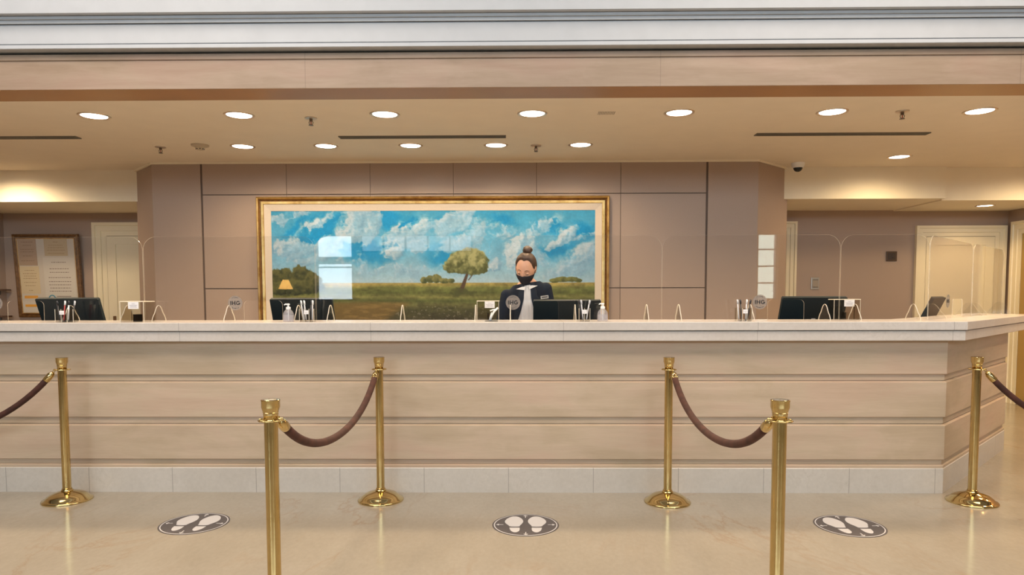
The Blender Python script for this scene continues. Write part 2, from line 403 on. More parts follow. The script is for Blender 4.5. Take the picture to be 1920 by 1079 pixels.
# doors --------------------------------------------------------------
def door_frame(n, x0, x1, ztop, fw, leaf=True, handle_x=None):
    """frame outer x0..x1 on the back wall"""
    y = YW
    bm = B()
    # architrave: mitred stepped profile around the opening
    pr = [(0, 0), (0, .020), (fw*.36, .020), (fw*.38, .032), (fw*.74, .032), (fw*.78, .046), (fw, .046), (fw, 0)]
    cs = [((x0+fw, 0), -1), ((x0+fw, ztop-fw), -1), ((x1-fw, ztop-fw), 1), ((x1-fw, 0), 1)]
    rings = [[bm.verts.new((c[0]+sg*d, y-q, c[1]+(d if c[1] > 0 else 0))) for d, q in pr] for c, sg in cs]
    for i in range(3):
        for k in range(len(pr)): bm.faces.new([rings[i][k], rings[i+1][k], rings[i+1][(k+1) % len(pr)], rings[i][(k+1) % len(pr)]])
    f = obj('door_%d' % n, bm, MT['door'], kind='structure')
    if leaf:
        bm = B(); a, b, zt = x0+fw+.004, x1-fw-.004, ztop-fw-.006
        box(bm, a, b, y-.012, y, 0.01, zt)
        st = .11
        box(bm, a, a+st, y-.022, y-.01, .01, zt); box(bm, b-st, b, y-.022, y-.01, .01, zt)
        for q0, q1 in ((zt-.1, zt), (.9, 1.0), (.01, .2)): box(bm, a+st, b-st, y-.022, y-.01, q0, q1)
        lf = obj('leaf', bm, MT['door'], parent=f)
        if handle_x:
            bm = B(); hz = .985
            box(bm, handle_x-.02, handle_x+.02, y-.03, y-.02, hz-.09, hz+.09, .003)
            tube(bm, [(handle_x, y-.03, hz), (handle_x, y-.07, hz), (handle_x+.11, y-.07, hz)], .009)
            obj('handle', bm, MT['gold_dark'], parent=lf)
    return f
p = at(175, 418, 1, YW); q = at(1478, 415, 1, YW)
door_frame(1, p.x, p.x+1.15, p.z, .165, True, at(222, 599, 1, YW).x-.03)
d0 = at(1493, 416, 1, YW); door_frame(2, d0.x-.95, d0.x, d0.z, .12)
a0, a1 = at(1716, 424, 1, YW), at(1885, 424, 1, YW); door_frame(3, a0.x, a1.x, a0.z, .13)
# door on the right-hand wall
bm = B()
y0, y1, zt = 8.48, 7.2, 2.20
fw = .15; pr = [(0, 0), (0, .020), (fw*.36, .020), (fw*.38, .032), (fw*.74, .032), (fw*.78, .046), (fw, .046), (fw, 0)]
cs = [((y0-fw, 0), 1), ((y0-fw, zt-fw), 1), ((y1+fw, zt-fw), -1), ((y1+fw, 0), -1)]
rings = [[bm.verts.new((XR-q, c[0]+sg*d, c[1]+(d if c[1] > 0 else 0))) for d, q in pr] for c, sg in cs]
for i in range(3):
    for k in range(len(pr)): bm.faces.new([rings[i][k], rings[i+1][k], rings[i+1][(k+1) % len(pr)], rings[i][(k+1) % len(pr)]])
f = obj('door_4', bm, MT['door'], kind='structure')
bm = B(); box(bm, XR-.014, XR, y1+.155, y0-.155, .01, zt-.155); box(bm, XR-.022, XR-.01, y1+.25, y0-.25, 1.2, zt-.3)
obj('leaf', bm, simple('brass_door', (.50, .34, .13, 1), .3, .8), parent=f)

# ------------------------------------------------------------------ counter
path = [(-6.3, YP), (2.803, YP), (4.113, YP+1.31)]
zb = [1.0235, .797, .751, .511, .462, .226, .190, .169]
pr = []
def course(z1, z0): return [(0, z1-.004) if z1 < 1.02 else (0, z1), (0, z0+.003), (-.003, z0)]
pr = [(-.30, zb[0]), (0, zb[0]), (0, zb[1]+.003), (-.004, zb[1]), (-.016, zb[1]), (-.014, zb[2]+.007), (-.021, zb[2]+.005), (-.021, zb[2]+.001), (0, zb[2]-.008),
      (0, zb[3]+.003), (-.004, zb[3]), (-.016, zb[3]), (-.014, zb[4]+.007), (-.021, zb[4]+.005), (-.021, zb[4]+.001), (0, zb[4]-.008),
      (0, zb[5]+.003), (-.004, zb[5]), (-.016, zb[5]), (-.016, zb[6]+.005), (-.020, zb[6]+.003), (-.004, zb[6]-.004), (-.004, zb[7]), (-.30, zb[7])]
root = thing('reception_counter', 'long banded limestone reception counter standing on the marble floor', 'counter', (0, 0, 0))
bm = B(); sweep(bm, path, pr); obj('stone_front', bm, MT['course'], root)
bm = B(); sweep(bm, path, [(-.30, 0), (0, 0), (0, .165), (-.004, .169), (-.30, .169)]); o = obj('plinth', bm, MT['plinth'], root); o['label'] = 'grey white marble plinth'
# countertop, two stacked marble layers with inner polygon
tp = thing('countertop', 'two layered pale marble countertop running along the reception counter', 'countertop', (0, 0, 0))
def slab(name, off, z0, z1, b=.004):
    k = math.tan(PI/8)
    A = Vector((-6.3, YP-.09+off)); Bc = Vector((2.87+(-off*k if False else 0), YP-.09+off))
    Bc.x = 2.87 - off*k
    n = Vector((.7071, -.7071)); d = Vector((.7071, .7071))
    E0 = Vector((2.87, YP-.09)) - n*off; end = 2.35-off
    E = E0 + d*end; Fi = E - n*(.50-2*off)
    Gi = Vector((0, YP+.385-off)); # inner line y
    t = (Gi.y-Fi.y)/(-.7071); G_ = Vector((Fi.x-.7071*t, Gi.y))
    poly = [tuple(A), tuple(Bc), tuple(E), tuple(Fi), tuple(G_), (-6.3, Gi.y)]
    bm = B(); f1, f2 = prism(bm, poly, lambda u, v, t: (u, v, t), z0, z1)
    bmesh.ops.bevel(bm, geom=[e for e in bm.edges if abs(e.verts[0].co.z-e.verts[1].co.z) < 1e-6], offset=b, segments=2, profile=.5, affect='EDGES')
    return obj(name, bm, MT['slab'], tp)
slab('upper_slab', 0.0, 1.093, 1.148); slab('lower_slab', .012, 1.024, 1.0885)
slab('shadow_joint', .035, 1.086, 1.094, .001)
TOP = 1.148
# staff desk behind
bm = B(); box(bm, -5.2, 2.70, 4.70, 5.28, .74, .77, .004); obj('work_surface', bm, MT['wood'], root)
for x in (-5.1, -3.1, -1.1, .9, 2.6):
    bm = B(); box(bm, x-.02, x+.02, 4.80, 5.2, 0, .741); obj('leg', bm, MT['wood'], root)

# ------------------------------------------------------------------ ceiling fittings
def lampspot(parent, power, ang=146, col=WARM):
    l = bpy.data.lights.new('lamp_light', 'SPOT'); l.energy = power; l.color = col; l.spot_size = math.radians(ang); l.spot_blend = 0.65
    l.shadow_soft_size = 0.10
    o = bpy.data.objects.new('lamp_light', l); C.objects.link(o); o.parent = parent; o.location = (0, 0, -.02); return o
def downlight(x, y, z, r, label, power, group, **k):
    t = thing('recessed_downlight', label, 'ceiling light', (x, y, z), 0, group)
    bm = B(); lathe(bm, [(r*.80, -.001), (r*.84, -.004), (r*.90, -.008), (r*.97, -.007), (r, 0), (r*.80, 0)], cap=False); obj('trim_ring', bm, MT['chrome'] if False else TR, t, auto=40)
    bm = B(); lathe(bm, [(0, -.0035), (r*.60, -.003), (r*.80, -.0015), (r*.80, -.0005), (0, -.0005)], cap=False); obj('lens', bm, MT['lamp'], t)
    lampspot(t, power, **k); return t
TR = simple('satin_trim_ring', (.75, .62, .48, 1), 0.3, .8)
GF = 'recessed downlights in the cream ceiling'
ordn = ['first', 'second', 'third', 'fourth', 'fifth', 'sixth', 'seventh']
for i, px in enumerate((173, 450, 722, 998, 1273, 1562, 1843)):
    x = at(px, (216, 217, 215, 215, 212, 209, 206)[i], 2, CE).x
    lab = 'bright round recessed downlight, %s from the left in the row nearest the stone beam' % ordn[i]
    downlight(x, 5.31, CE, .115, lab, 54, GF)
for i, px in enumerate((452, 610, 770, 930, 1088)):
    x = at(px, 273, 2, CE).x
    downlight(x, 6.40, CE, .112, 'bright round recessed downlight, %s from the left in the back row before the painting wall' % ordn[i], 44, GF, ang=162)
downlight(3.78, 7.02, CE, .112, 'single round downlight in front of the right cream bulkhead', 44, GF, col=(1.0, .72, .38), ang=168)
downlight(5.50, 7.02, CE, .112, 'round downlight at the far right in front of the stepped bulkhead', 50, GF, col=(1.0, .72, .38), ang=168)
downlight(-5.50, 7.10, CE, .112, 'round downlight at the far left in front of the cream bulkhead', 78, GF, ang=168)
for x, side in ((-4.40, 'left'), (4.57, 'right'), (5.70, 'far right')):
    downlight(x, 5.31, CE, .115, 'round downlight of the front row just outside the %s edge of the picture' % side, 80 if x > 0 else 50, GF, col=(1.0, .68, .36))
downlight(5.35, 8.08, SO-.012, .10, 'small round downlight in the low soffit above the right cream door', 15, GF, col=(1.0, .68, .34))
# fire sprinklers
def sprinkler(px, py, label, col):
    p = at(px, py, 2, CE)
    t = thing('fire_sprinkler', label, 'sprinkler', (p.x, p.y, CE), 0, 'fire sprinklers hanging from the cream ceiling')
    bm = B(); lathe(bm, [(0, 0), (.048, 0), (.046, -.008), (.020, -.010), (0, -.010)], cap=False); obj('escutcheon', bm, TR, t, auto=40)
    bm = B(); lathe(bm, [(0, -.009), (.012, -.009), (.012, -.026), (.008, -.028), (0, -.028)], cap=False)
    tube(bm, [(.009, 0, -.026), (.016, 0, -.036), (.012, 0, -.05), (0, 0, -.056)], .0028, 8); tube(bm, [(-.009, 0, -.026), (-.016, 0, -.036), (-.012, 0, -.05), (0, 0, -.056)], .0028, 8)
    obj('body', bm, MT['bronze'], t, auto=40)
    bm = B(); tube(bm, [(0, 0, -.028), (0, 0, -.052)], .0035, 8); obj('bulb', bm, simple('red_bulb', (.35, .03, .02, 1), .2), t)
    bm = B(); lathe(bm, [(0, -.056), (.019, -.057), (.019, -.059), (0, -.060)], cap=False); obj('deflector', bm, MT['bronze'], t)
sprinkler(583, 221, 'small chrome sprinkler between the second and third front downlights', 0)
sprinkler(301, 275.5, 'small dark sprinkler beside the smoke detector', 0)
sprinkler(1005, 272.5, 'small chrome sprinkler between the last two back row downlights', 0)
sprinkler(1692, 208.5, 'small chrome sprinkler between the two rightmost front downlights', 0)
DET = simple('aged_cream_plastic', (.50, .42, .31, 1), .5)
p = at(375, 272, 2, CE)
t = thing('smoke_detector', 'round cream smoke detector on the ceiling beside a sprinkler', 'smoke detector', (p.x, p.y, CE))
bm = B(); lathe(bm, [(0, 0), (.078, 0), (.076, -.012), (.058, -.018), (0, -.018)], cap=False); obj('base', bm, DET, t, auto=40)
bm = B(); lathe(bm, [(0, -.017), (.048, -.017), (.036, -.036), (.030, -.044), (0, -.046)], cap=False); h = obj('sensor_head', bm, DET, t, auto=40)
bm = B()
for a in range(8):
    c, s = math.cos(a*PI/4+.39), math.sin(a*PI/4+.39); blob(bm, (c*.034, s*.034, -.038), (.006, .006, .005), 8, 6)
obj('vent_slot', bm, MT['dark'], h)
# linear slot diffusers
def slot(x0, x1, y, label):
    t = thing('slot_air_vent', label, 'air vent', ((x0+x1)/2, y, CE), 0, 'linear slot air vents in the cream ceiling'); h = (x1-x0)/2
    bm = B(); box(bm, -h, h, -.036, .036, -.004, -.001); obj('recess', bm, simple('slot_dark', (.03, .028, .025, 1), .6), t)
    bm = B()
    for yy in (-.038, -.012, .014, .038): box(bm, -h, h, yy-.004, yy+.004, -.008, 0)
    box(bm, -h-.004, -h, -.042, .042, -.008, 0); box(bm, h, h+.004, -.042, .042, -.008, 0)
    obj('blade', bm, simple('slot_blade', (.16, .14, .11, 1), .4), t)
slot(-5.5, at(143, 256, 2, CE).x, 6.0, 'long dark slot air vent at the left of the ceiling')
slot(at(637, 257, 2, CE).x, at(948, 257, 2, CE).x, 6.05, 'long dark slot air vent in the middle of the ceiling')
slot(at(1417, 252, 2, CE).x, at(1740, 250, 2, CE).x, 6.02, 'long dark slot air vent at the right of the ceiling')
p = at(1137, 212, 2, CE); bm = B()
for k in range(11):
    x = -.06+k*.012; box(bm, x-.0025, x+.0025, -.04, .04, -.003, 0)
o = obj('speaker_grille', bm, simple('grille_shade', (.40, .35, .28, 1), .6)); o.location = (p.x, p.y, CE); tag(o, 'faint slotted square speaker grille set flush in the cream ceiling', 'grille')
# dome camera
p = at(1492, 308, 2, CE)
t = thing('dome_camera', 'white dome security camera hanging at the right corner of the painting wall', 'security camera', (p.x, p.y-.06, CE))
bm = B(); lathe(bm, [(0, 0), (.068, 0), (.066, -.018), (.056, -.045), (.050, -.050), (0, -.050)], cap=False); obj('housing', bm, MT['white'], t, auto=40)
bm = B(); lathe(bm, [(.046, -.048)]+[(.046*math.cos(a*PI/16), -.050-.042*math.sin(a*PI/16)) for a in range(9)], cap=False); obj('dome', bm, simple('smoked_dome', (.01, .012, .015, 1), .08), t, smooth=True)

# ------------------------------------------------------------------ painting
def vnoise(U, V, seed):
    rs = np.random.RandomState(seed); G = rs.rand(64, 64)
    u0 = np.floor(U).astype(int); v0 = np.floor(V).astype(int); fu = U-u0; fv = V-v0
    fu = fu*fu*(3-2*fu); fv = fv*fv*(3-2*fv)
    g = lambda a, b: G[a % 64, b % 64]
    return (g(u0, v0)*(1-fu)+g(u0+1, v0)*fu)*(1-fv)+(g(u0, v0+1)*(1-fu)+g(u0+1, v0+1)*fu)*fv
def fbm(U, V, s, seed, o=5):
    r = 0; a = .5; t = 0
    for i in range(o):
        r = r+a*vnoise(U/s, V/s, seed+i); t += a; a *= .55; s = s/2.03
    return r/t
PX0, PX1, PY0, PY1 = 508, 1116, 396, 640      # canvas in photo pixels (the lower edge is behind the counter)
def paint(nx, ny):
    U, V = np.meshgrid(np.linspace(PX0, PX1, nx), np.linspace(PY0, PY1, ny))
    def S(x): return np.clip(x, 0, 1)
    def ss(x): x = S(x); return x*x*(3-2*x)
    wu = U+30*(fbm(U, V, 40, 3)-.5)+16*(fbm(U, V, 12, 77)-.5); wv = V+22*(fbm(U, V, 36, 9)-.5)+14*(fbm(U, V, 11, 78)-.5)
    col = np.zeros((ny, nx, 3))
    def c(*a): return np.array(a)/255.
    def mix(m, cc):
        nonlocal col
        col = col*(1-m[..., None])+np.asarray(cc)*m[..., None]
    def ell(cx, cy, rx, ry, soft=.35, ang=0, w=True):
        uu, vv = (wu, wv) if w else (U, V)
        dx, dy = uu-cx, vv-cy; ca, sa = math.cos(ang), math.sin(ang)
        d = np.sqrt(((dx*ca+dy*sa)/rx)**2+((-dx*sa+dy*ca)/ry)**2)
        return ss((1+soft-d)/(2*soft))
    t = S((V-396)/136)
    top = c(62, 156, 190); mid = c(112, 176, 202); low = c(168, 196, 204)
    col = np.where((t < .55)[..., None], top+(mid-top)*(t/.55)[..., None], mid+(low-mid)*(S((t-.55)/.45))[..., None])
    # deep blue breaks
    for a in ((620, 412, 40, 16, 0), (600, 438, 34, 16, -.2), (735, 412, 44, 14, .2), (556, 426, 34, 8, -.5), (775, 420, 22, 10, 0), (1035, 425, 28, 13, .1), (1088, 434, 26, 16, 0), (940, 412, 28, 10, .2), (1045, 468, 44, 14, -.15), (850, 405, 26, 6, 0), (690, 470, 60, 24, 0), (840, 480, 40, 22, 0), (575, 455, 24, 12, 0)):
        mix(ell(*a[:4], .6, a[4])*.9, c(16, 138, 188))
    # cloud density: broad masses broken up by noise, lit from the upper left
    D = np.zeros_like(U)
    for x, y, rx, ry, an, al in ((590, 472, 60, 26, -.3, .8), (540, 405, 44, 10, -.2, .7), (540, 462, 40, 20, -.4, .8), (600, 416, 40, 9, -.6, .75), (683, 425, 32, 34, .1, 1), (662, 442, 24, 18, 0, 1), (760, 440, 46, 18, -.1, .85), (830, 424, 60, 24, -.4, .8), (862, 460, 50, 24, 0, .65), (920, 440, 60, 20, 0, .6), (985, 476, 44, 34, .3, 1), (1010, 425, 28, 16, -.4, .8), (1058, 448, 42, 10, -.5, .85), (1098, 480, 34, 18, -.3, .8), (900, 502, 60, 10, -.15, .8), (1060, 508, 60, 12, -.1, .7), (760, 508, 70, 14, 0, .65), (650, 505, 60, 20, 0, .6), (780, 462, 24, 14, 0, .9), (738, 474, 26, 12, 0, .8), (1098, 442, 24, 6, -.4, .7)):
        D = np.maximum(D, ell(x, y, rx, ry, .55, an)*al)
    puff = fbm(wu, wv*1.15, 22, 31, 6); D2 = D+1.5*(puff-.5)*(D > .02)
    mass = ss((D2-.30)/.38); mix(mass*.92, c(146, 184, 202))
    sx_, sy_ = 5, 3
    lit = np.roll(np.roll(D2, -0, 0), 0, 1)-np.roll(np.roll(D2, sy_, 0), sx_, 1)
    hl = np.zeros_like(U)
    for x, y, rx, ry, an, al in ((652, 402, 16, 14, 0, .8), (645, 430, 14, 16, 0, .9), (708, 434, 20, 10, .2, 1), (760, 424, 16, 12, 0, .9), (792, 412, 14, 24, .3, .7), (735, 462, 18, 16, 0, .9), (520, 466, 20, 10, -.4, 1), (560, 440, 50, 9, -.6, .8), (590, 418, 30, 9, -.7, .8), (985, 456, 34, 18, -.1, 1), (968, 474, 16, 24, .2, .9), (1046, 418, 12, 18, .5, .9), (1056, 442, 28, 9, -.7, .9), (1098, 468, 34, 9, -.4, .9), (935, 500, 44, 7, -.2, 1), (1000, 500, 60, 8, -.15, .6), (900, 420, 50, 12, .2, .4), (1060, 522, 60, 7, 0, .6), (860, 527, 120, 6, 0, .7), (700, 524, 60, 6, 0, .5)):
        hl = np.maximum(hl, ell(x, y, rx, ry, .9, an)*al)
    mix(S(hl*ss(.35+lit*3.2+(puff-.45)*1.6))*.72, c(206, 212, 210))
    mix(S(ss(lit*2.6)*mass)*.5, c(204, 212, 214)); mix(S(ss(-lit*2.6)*mass)*.45, c(96, 148, 176))
    n = fbm(U, V, 26, 31, 6)-.5; n2 = fbm(U+200, V, 9, 45, 4)-.5
    col = col*(1+.14*n[..., None]+.10*n2[..., None])
    # land
    H = 530
    land = ss((V-H)/1.5)
    band = np.zeros_like(col)
    d = V-H; wob = 3*(fbm(U, V*3, 60, 51)-.5); dd = d+wob*1.6
    stops = [(0, c(176, 152, 88)), (5, c(160, 144, 78)), (11, c(112, 116, 60)), (20, c(92, 98, 50)), (27, c(128, 124, 70)), (34, c(84, 92, 48)), (42, c(104, 102, 60)), (50, c(76, 76, 46)), (70, c(66, 62, 42)), (115, c(56, 52, 36))]
    for k in range(3):
        band[..., k] = np.interp(dd, [s[0] for s in stops], [s[1][k] for s in stops])
    band = band*(1+.5*(fbm(U, V*4, 22, 61)-.5)+.35*(fbm(U, V, 5, 62, 3)-.5))[..., None]
    col = col*(1-land[..., None])+band*land[..., None]
    # path
    pm = ss((V-562-abs(U-690)*.02)/10)*ss((790-(V-562)*1.4-U)/30)*ss((U-520-(V-600)*0)/60)
    mix(pm*.85, c(120, 96, 52)); mix(pm*ss((fbm(U, V*5, 18, 88)-.5)*5)*.5, c(156, 126, 74))
    # flecks of flowers on the right
    fl = (fbm(U*1.0, V*1.0, 3.2, 99, 2) > .74)*(V > 575)*(U > 740); mix(fl*.45, c(170, 160, 140))
    # tree masses
    def trees(spec, base, dark, light, seed):
        for x, y, rx, ry in spec:
            m = ss((1.12-np.sqrt(((U-x)/rx)**2+((V-y)/ry)**2)+.55*(fbm(U, V, 6, seed+50, 4)-.5))/.2)
            sh = S(.5+(U-x)/rx*-.25-(V-y)/ry*.45+1.6*(fbm(U, V, 7, seed, 4)-.5))
            cc = np.array(dark)[None, None, :]*(1-sh[..., None])+np.array(light)[None, None, :]*sh[..., None]
            col[:] = col*(1-m[..., None])+cc*m[..., None]
    trees([(518, 520, 16, 17), (535, 524, 14, 20), (562, 518, 20, 20), (582, 524, 14, 14), (592, 528, 10, 12), (545, 540, 46, 14), (572, 538, 34, 14)], H, c(40, 48, 30), c(104, 102, 56), 5)
    trees([(795, 526, 7, 6), (806, 524, 8, 7), (819, 523, 9, 8), (833, 527, 10, 5), (845, 527, 7, 4)], H, c(62, 76, 44), c(140, 134, 78), 6)
    trees([(1040, 527, 10, 4), (1055, 525, 14, 5), (1072, 525, 14, 5), (1085, 527, 8, 4)], H, c(70, 80, 44), c(132, 130, 70), 7)
    # lone tree: trunk, branches, crown
    tr_ = ss((3.6+.06*(V-520)-abs(U-(877-(V-512)*.36)))/1.5)*((V > 505) & (V < 549)); mix(tr_, c(84, 64, 50))
    tr_ = ss((1.8-abs(U-(880+(524-V)*.75)))/1.2)*((V > 505) & (V < 526)); mix(tr_, c(88, 68, 52))
    mix(ell(866, 551, 24, 5, .3)*.8, c(74, 78, 42))
    trees([(846, 500, 15, 13), (862, 487, 20, 17), (880, 482, 22, 15), (896, 492, 20, 20), (890, 505, 18, 12), (868, 502, 18, 12), (905, 500, 11, 13), (853, 492, 14, 12)], H, c(78, 84, 44), c(172, 168, 112), 8)
    st = fbm(U*1.0, V*1.0, 2.5, 123, 3)-.5
    return np.clip(col*(1+.10*st[..., None])*np.array([.86, .89, .95]), 0, 1)
nx, ny = 700, 281
pc = paint(nx, ny)
lin = np.where(pc <= .04045, pc/12.92, ((pc+.055)/1.055)**2.4)
YPA = YB-.045        # canvas plane
pt = thing('landscape_painting', 'wide gilt framed landscape painting of clouds and a lone tree on the taupe wall', 'painting', (0, 0, 0))
tl, tr2 = at(508, 396, 1, YPA), at(1116, 394.5, 1, YPA)
zt = (tl.z+tr2.z)/2; Wd = tr2.x-tl.x; Hd = Wd*(PY1-PY0)/(PX1-PX0); zb_ = zt-Hd
me = bpy.data.meshes.new('canvas')
gx = np.linspace(tl.x, tr2.x, nx); gz = np.linspace(zt, zb_, ny)
XX, ZZ = np.meshgrid(gx, gz); co = np.stack([XX, np.full_like(XX, YPA), ZZ], -1).reshape(-1, 3)
ii = np.arange(nx*ny).reshape(ny, nx)
fc = np.stack([ii[:-1, :-1], ii[1:, :-1], ii[1:, 1:], ii[:-1, 1:]], -1).reshape(-1, 4)
me.from_pydata(co.tolist(), [], fc.tolist())
ca = me.color_attributes.new('paint', 'FLOAT_COLOR', 'POINT')
ca.data.foreach_set('color', np.concatenate([lin.reshape(-1, 3), np.ones((nx*ny, 1))], 1).ravel().astype('f'))
m, nt, b = newmat('oil_paint'); at_n = nt.nodes.new('ShaderNodeAttribute'); at_n.attribute_name = 'paint'
L(nt, at_n.outputs['Color'], b.inputs['Base Color']); setp(b, Roughness=.55)
b.inputs['Specular IOR Level'].default_value = .2
me.materials.append(m); o = bpy.data.objects.new('canvas', me); C.objects.link(o); o.parent = pt
bm = B(); box(bm, tl.x-.02, tr2.x+.02, YPA+.002, YB-.001, zb_-.02, zt+.02); obj('backing_board', bm, MT['wood'], pt)
def frame_sweep(bm, x0, x1, z0, z1, prof, y):
    """prof: (outward offset from opening, forward y offset)"""
    cs = [((x0, z0), (-1, -1)), ((x1, z0), (1, -1)), ((x1, z1), (1, 1)), ((x0, z1), (-1, 1))]
    rings = [[bm.verts.new((c[0]+s[0]*d, y-f, c[1]+s[1]*d)) for d, f in prof] for c, s in cs]
    n = len(prof)
    for i in range(4):
        a, b = rings[i], rings[(i+1) % 4]
        for k in range(n): bm.faces.new([a[k], b[k], b[(k+1) % n], a[(k+1) % n]])
lw = .068
bm = B(); frame_sweep(bm, tl.x, tr2.x, zb_, zt, [(0, -.012), (0, .004), (lw, .014), (lw, -.02)], YPA); obj('linen_liner', bm, MT['liner'], pt)
fx0, fx1, fz0, fz1 = tl.x-lw, tr2.x+lw, zb_-lw, zt+lw
bm = B(); frame_sweep(bm, fx0, fx1, fz0, fz1, [(0, -.02), (0, .016), (.004, .024), (.014, .026), (.018, .020), (.020, .020), (.028, .022), (.030, .010), (.030, -.02)], YPA); obj('inner_gilt_moulding', bm, MT['gold'], pt, auto=35)
bm = B(); frame_sweep(bm, fx0-.03, fx1+.03, fz0-.03, fz1+.03, [(0, -.02), (0, .010), (.005, .006), (.015, .014), (.018, .016), (.018, -.02)], YPA); obj('dark_hollow', bm, MT['gold_dark'], pt, auto=35)
bm = B(); frame_sweep(bm, fx0-.048, fx1+.048, fz0-.048, fz1+.048, [(0, -.02), (0, .022), (.006, .036), (.016, .042), (.024, .036), (.028, .020), (.030, -.03)], YPA); obj('outer_gilt_moulding', bm, MT['gold'], pt, auto=35)

# ------------------------------------------------------------------ framed notices on the left wall
c0 = at(86, 515, 1, YW); nw, nh = .78, .99
nt_ = thing('framed_notice_board', 'gilt framed board of printed notices leaning slightly forward on the left back wall', 'framed notices', (c0.x+.07, YW-.038, c0.z-.02))
nt_.rotation_euler = (math.radians(3.8), 0, 0)
hw, hh = nw/2, nh/2
bm = B(); box(bm, -hw, hw, -.02, -.004, -hh, hh); obj('mount_board', bm, simple('mount_card', (.62, .56, .47, 1), .8), nt_)
bm = B(); frame_sweep(bm, -hw+.03, hw-.03, -hh+.03, hh-.03, [(0, -.0), (0, .022), (.01, .03), (.022, .02), (.035, .034), (.05, .03), (.055, .0)], -.0); obj('frame', bm, MT['gold_dark'], nt_, auto=35)
bm = B(); frame_sweep(bm, -hw+.03, hw-.03, -hh+.03, hh-.03, [(-.006, .018), (-.006, .0225), (.004, .0235), (.004, .018)], -.0); obj('gilt_sight_edge', bm, MT['gold'], nt_)
def sheet(name, x0, x1, z0, z1, col, lines, lcol=(.25, .16, .10, 1), extra=None):
    bm = B(); box(bm, x0, x1, -.0225, -.0205, z0, z1); s = obj(name, bm, simple(name+'_paper', col, .8), nt_)
    if lines:
        bm = B(); rnd = random.Random(int(x0*1000+z0*77))
        for z, wd in lines:
            x = (x0+x1)/2-wd/2
            while x < (x0+x1)/2+wd/2:
                l = rnd.uniform(.012, .03); box(bm, x, min(x+l, (x0+x1)/2+wd/2), -.0232, -.0224, z-.004, z+.004); x += l+.008
        obj('print', bm, simple('print_ink', lcol, .8), s)
    return s
sheet('tan_certificate', -.35, -.12, .13, .47, (.44, .31, .21, 1), [(.42, .14), (.38, .10), (.33, .17), (.30, .17), (.25, .12), (.19, .17)], (.30, .19, .12, 1))
sheet('cream_certificate', -.35, -.11, -.22, .12, (.66, .54, .34, 1), [(.07, .12), (.03, .17), (0, .15), (-.03, .17), (-.08, .16), (-.12, .13), (-.18, .05)], (.40, .28, .16, 1))
s_ = sheet('bordered_certificate', -.02, .27, .25, .46, (.55, .43, .27, 1), [(.42, .06), (.38, .18), (.35, .20), (.32, .22), (.28, .20)], (.42, .30, .17, 1))
sheet('white_notice', -.05, .34, -.46, .23, (.66, .61, .53, 1), [(.17, .18), (.09, .24), (.045, .24), (-.02, .28), (-.07, .28), (-.11, .28), (-.15, .26), (-.19, .28)], (.22, .16, .13, 1))
bm = B(); box(bm, -.32, -.15, -.0232, -.0205, -.28, -.245); box(bm, -.32, -.15, -.0232, -.0205, -.385, -.355); obj('orange_strip', bm, simple('orange_ink', (.75, .36, .05, 1), .7), nt_)
bm = B(); lathe(bm, [(.032, 0), (.045, 0), (.045, .002), (.032, .002)], seg=28, cap=False)
bmesh.ops.rotate(bm, verts=bm.verts, cent=(0, 0, 0), matrix=Matrix.Rotation(PI/2, 3, 'X')); bmesh.ops.translate(bm, verts=bm.verts, vec=(.03, -.023, -.28))
obj('round_emblem', bm, simple('blue_ink', (.05, .25, .36, 1), .7), nt_)
bm = B()
for z, a, b_ in ((-.255, .09, .27), (-.28, .09, .24), (-.305, .09, .26)): box(bm, a, b_, -.0236, -.0224, z-.004, z+.004)
obj('print', bm, simple('print_ink2', (.22, .16, .13, 1), .8), nt_)
# small wall fittings on the right
p = at(1528, 532, 1, YW)
t = thing('light_switch', 'small framed light switch on the right taupe wall above the monitor', 'light switch', (p.x, YW, p.z))
bm = B(); box(bm, -.05, .05, -.012, 0, -.075, .075, .004); obj('plate', bm, MT['steel'], t)
bm = B(); box(bm, -.036, .036, -.016, -.011, -.052, .052, .002); obj('rocker', bm, simple('rocker', (.36, .30, .24, 1), .35), t)
for z in (-.048, .042):
    bm = B(); box(bm, -.03, .03, -.018, -.0155, z, z+.006); obj('switch_gap', bm, MT['dark'], t)
p = at(1671, 481, 1, YW)
t = thing('card_reader', 'square dark bronze wall control left of the cream door', 'wall control', (p.x, YW, p.z))
bm = B(); box(bm, -.065, .065, -.014, 0, -.06, .06, .004); obj('plate', bm, simple('bronze_plate', (.09, .055, .035, 1), .35, .4), t)
bm = B(); box(bm, -.045, .045, -.018, -.013, -.042, .042, .003); blob(bm, (.01, -.02, -.005), (.016, .006, .016), 12, 8); obj('knob', bm, simple('bronze_knob', (.035, .022, .018, 1), .3), t)
# dark shelf brackets at the far-left wall edge
for i, (py, lab) in enumerate(((544, 'upper'), (594, 'lower'))):
    p = at(3, py, 1, 8.45)
    t = thing('wall_shelf', '%s narrow dark wall shelf at the left edge beside the framed notices' % lab, 'shelf', (XL, 8.2, p.z), 0)
    bm = B(); box(bm, 0, .09, .18, .36, -.010, .010, .002); obj('board', bm, MT['wood'], t)
    bm = B(); box(bm, 0, .02, .26, .28, -.06, -.009); obj('bracket', bm, MT['dark'], t)
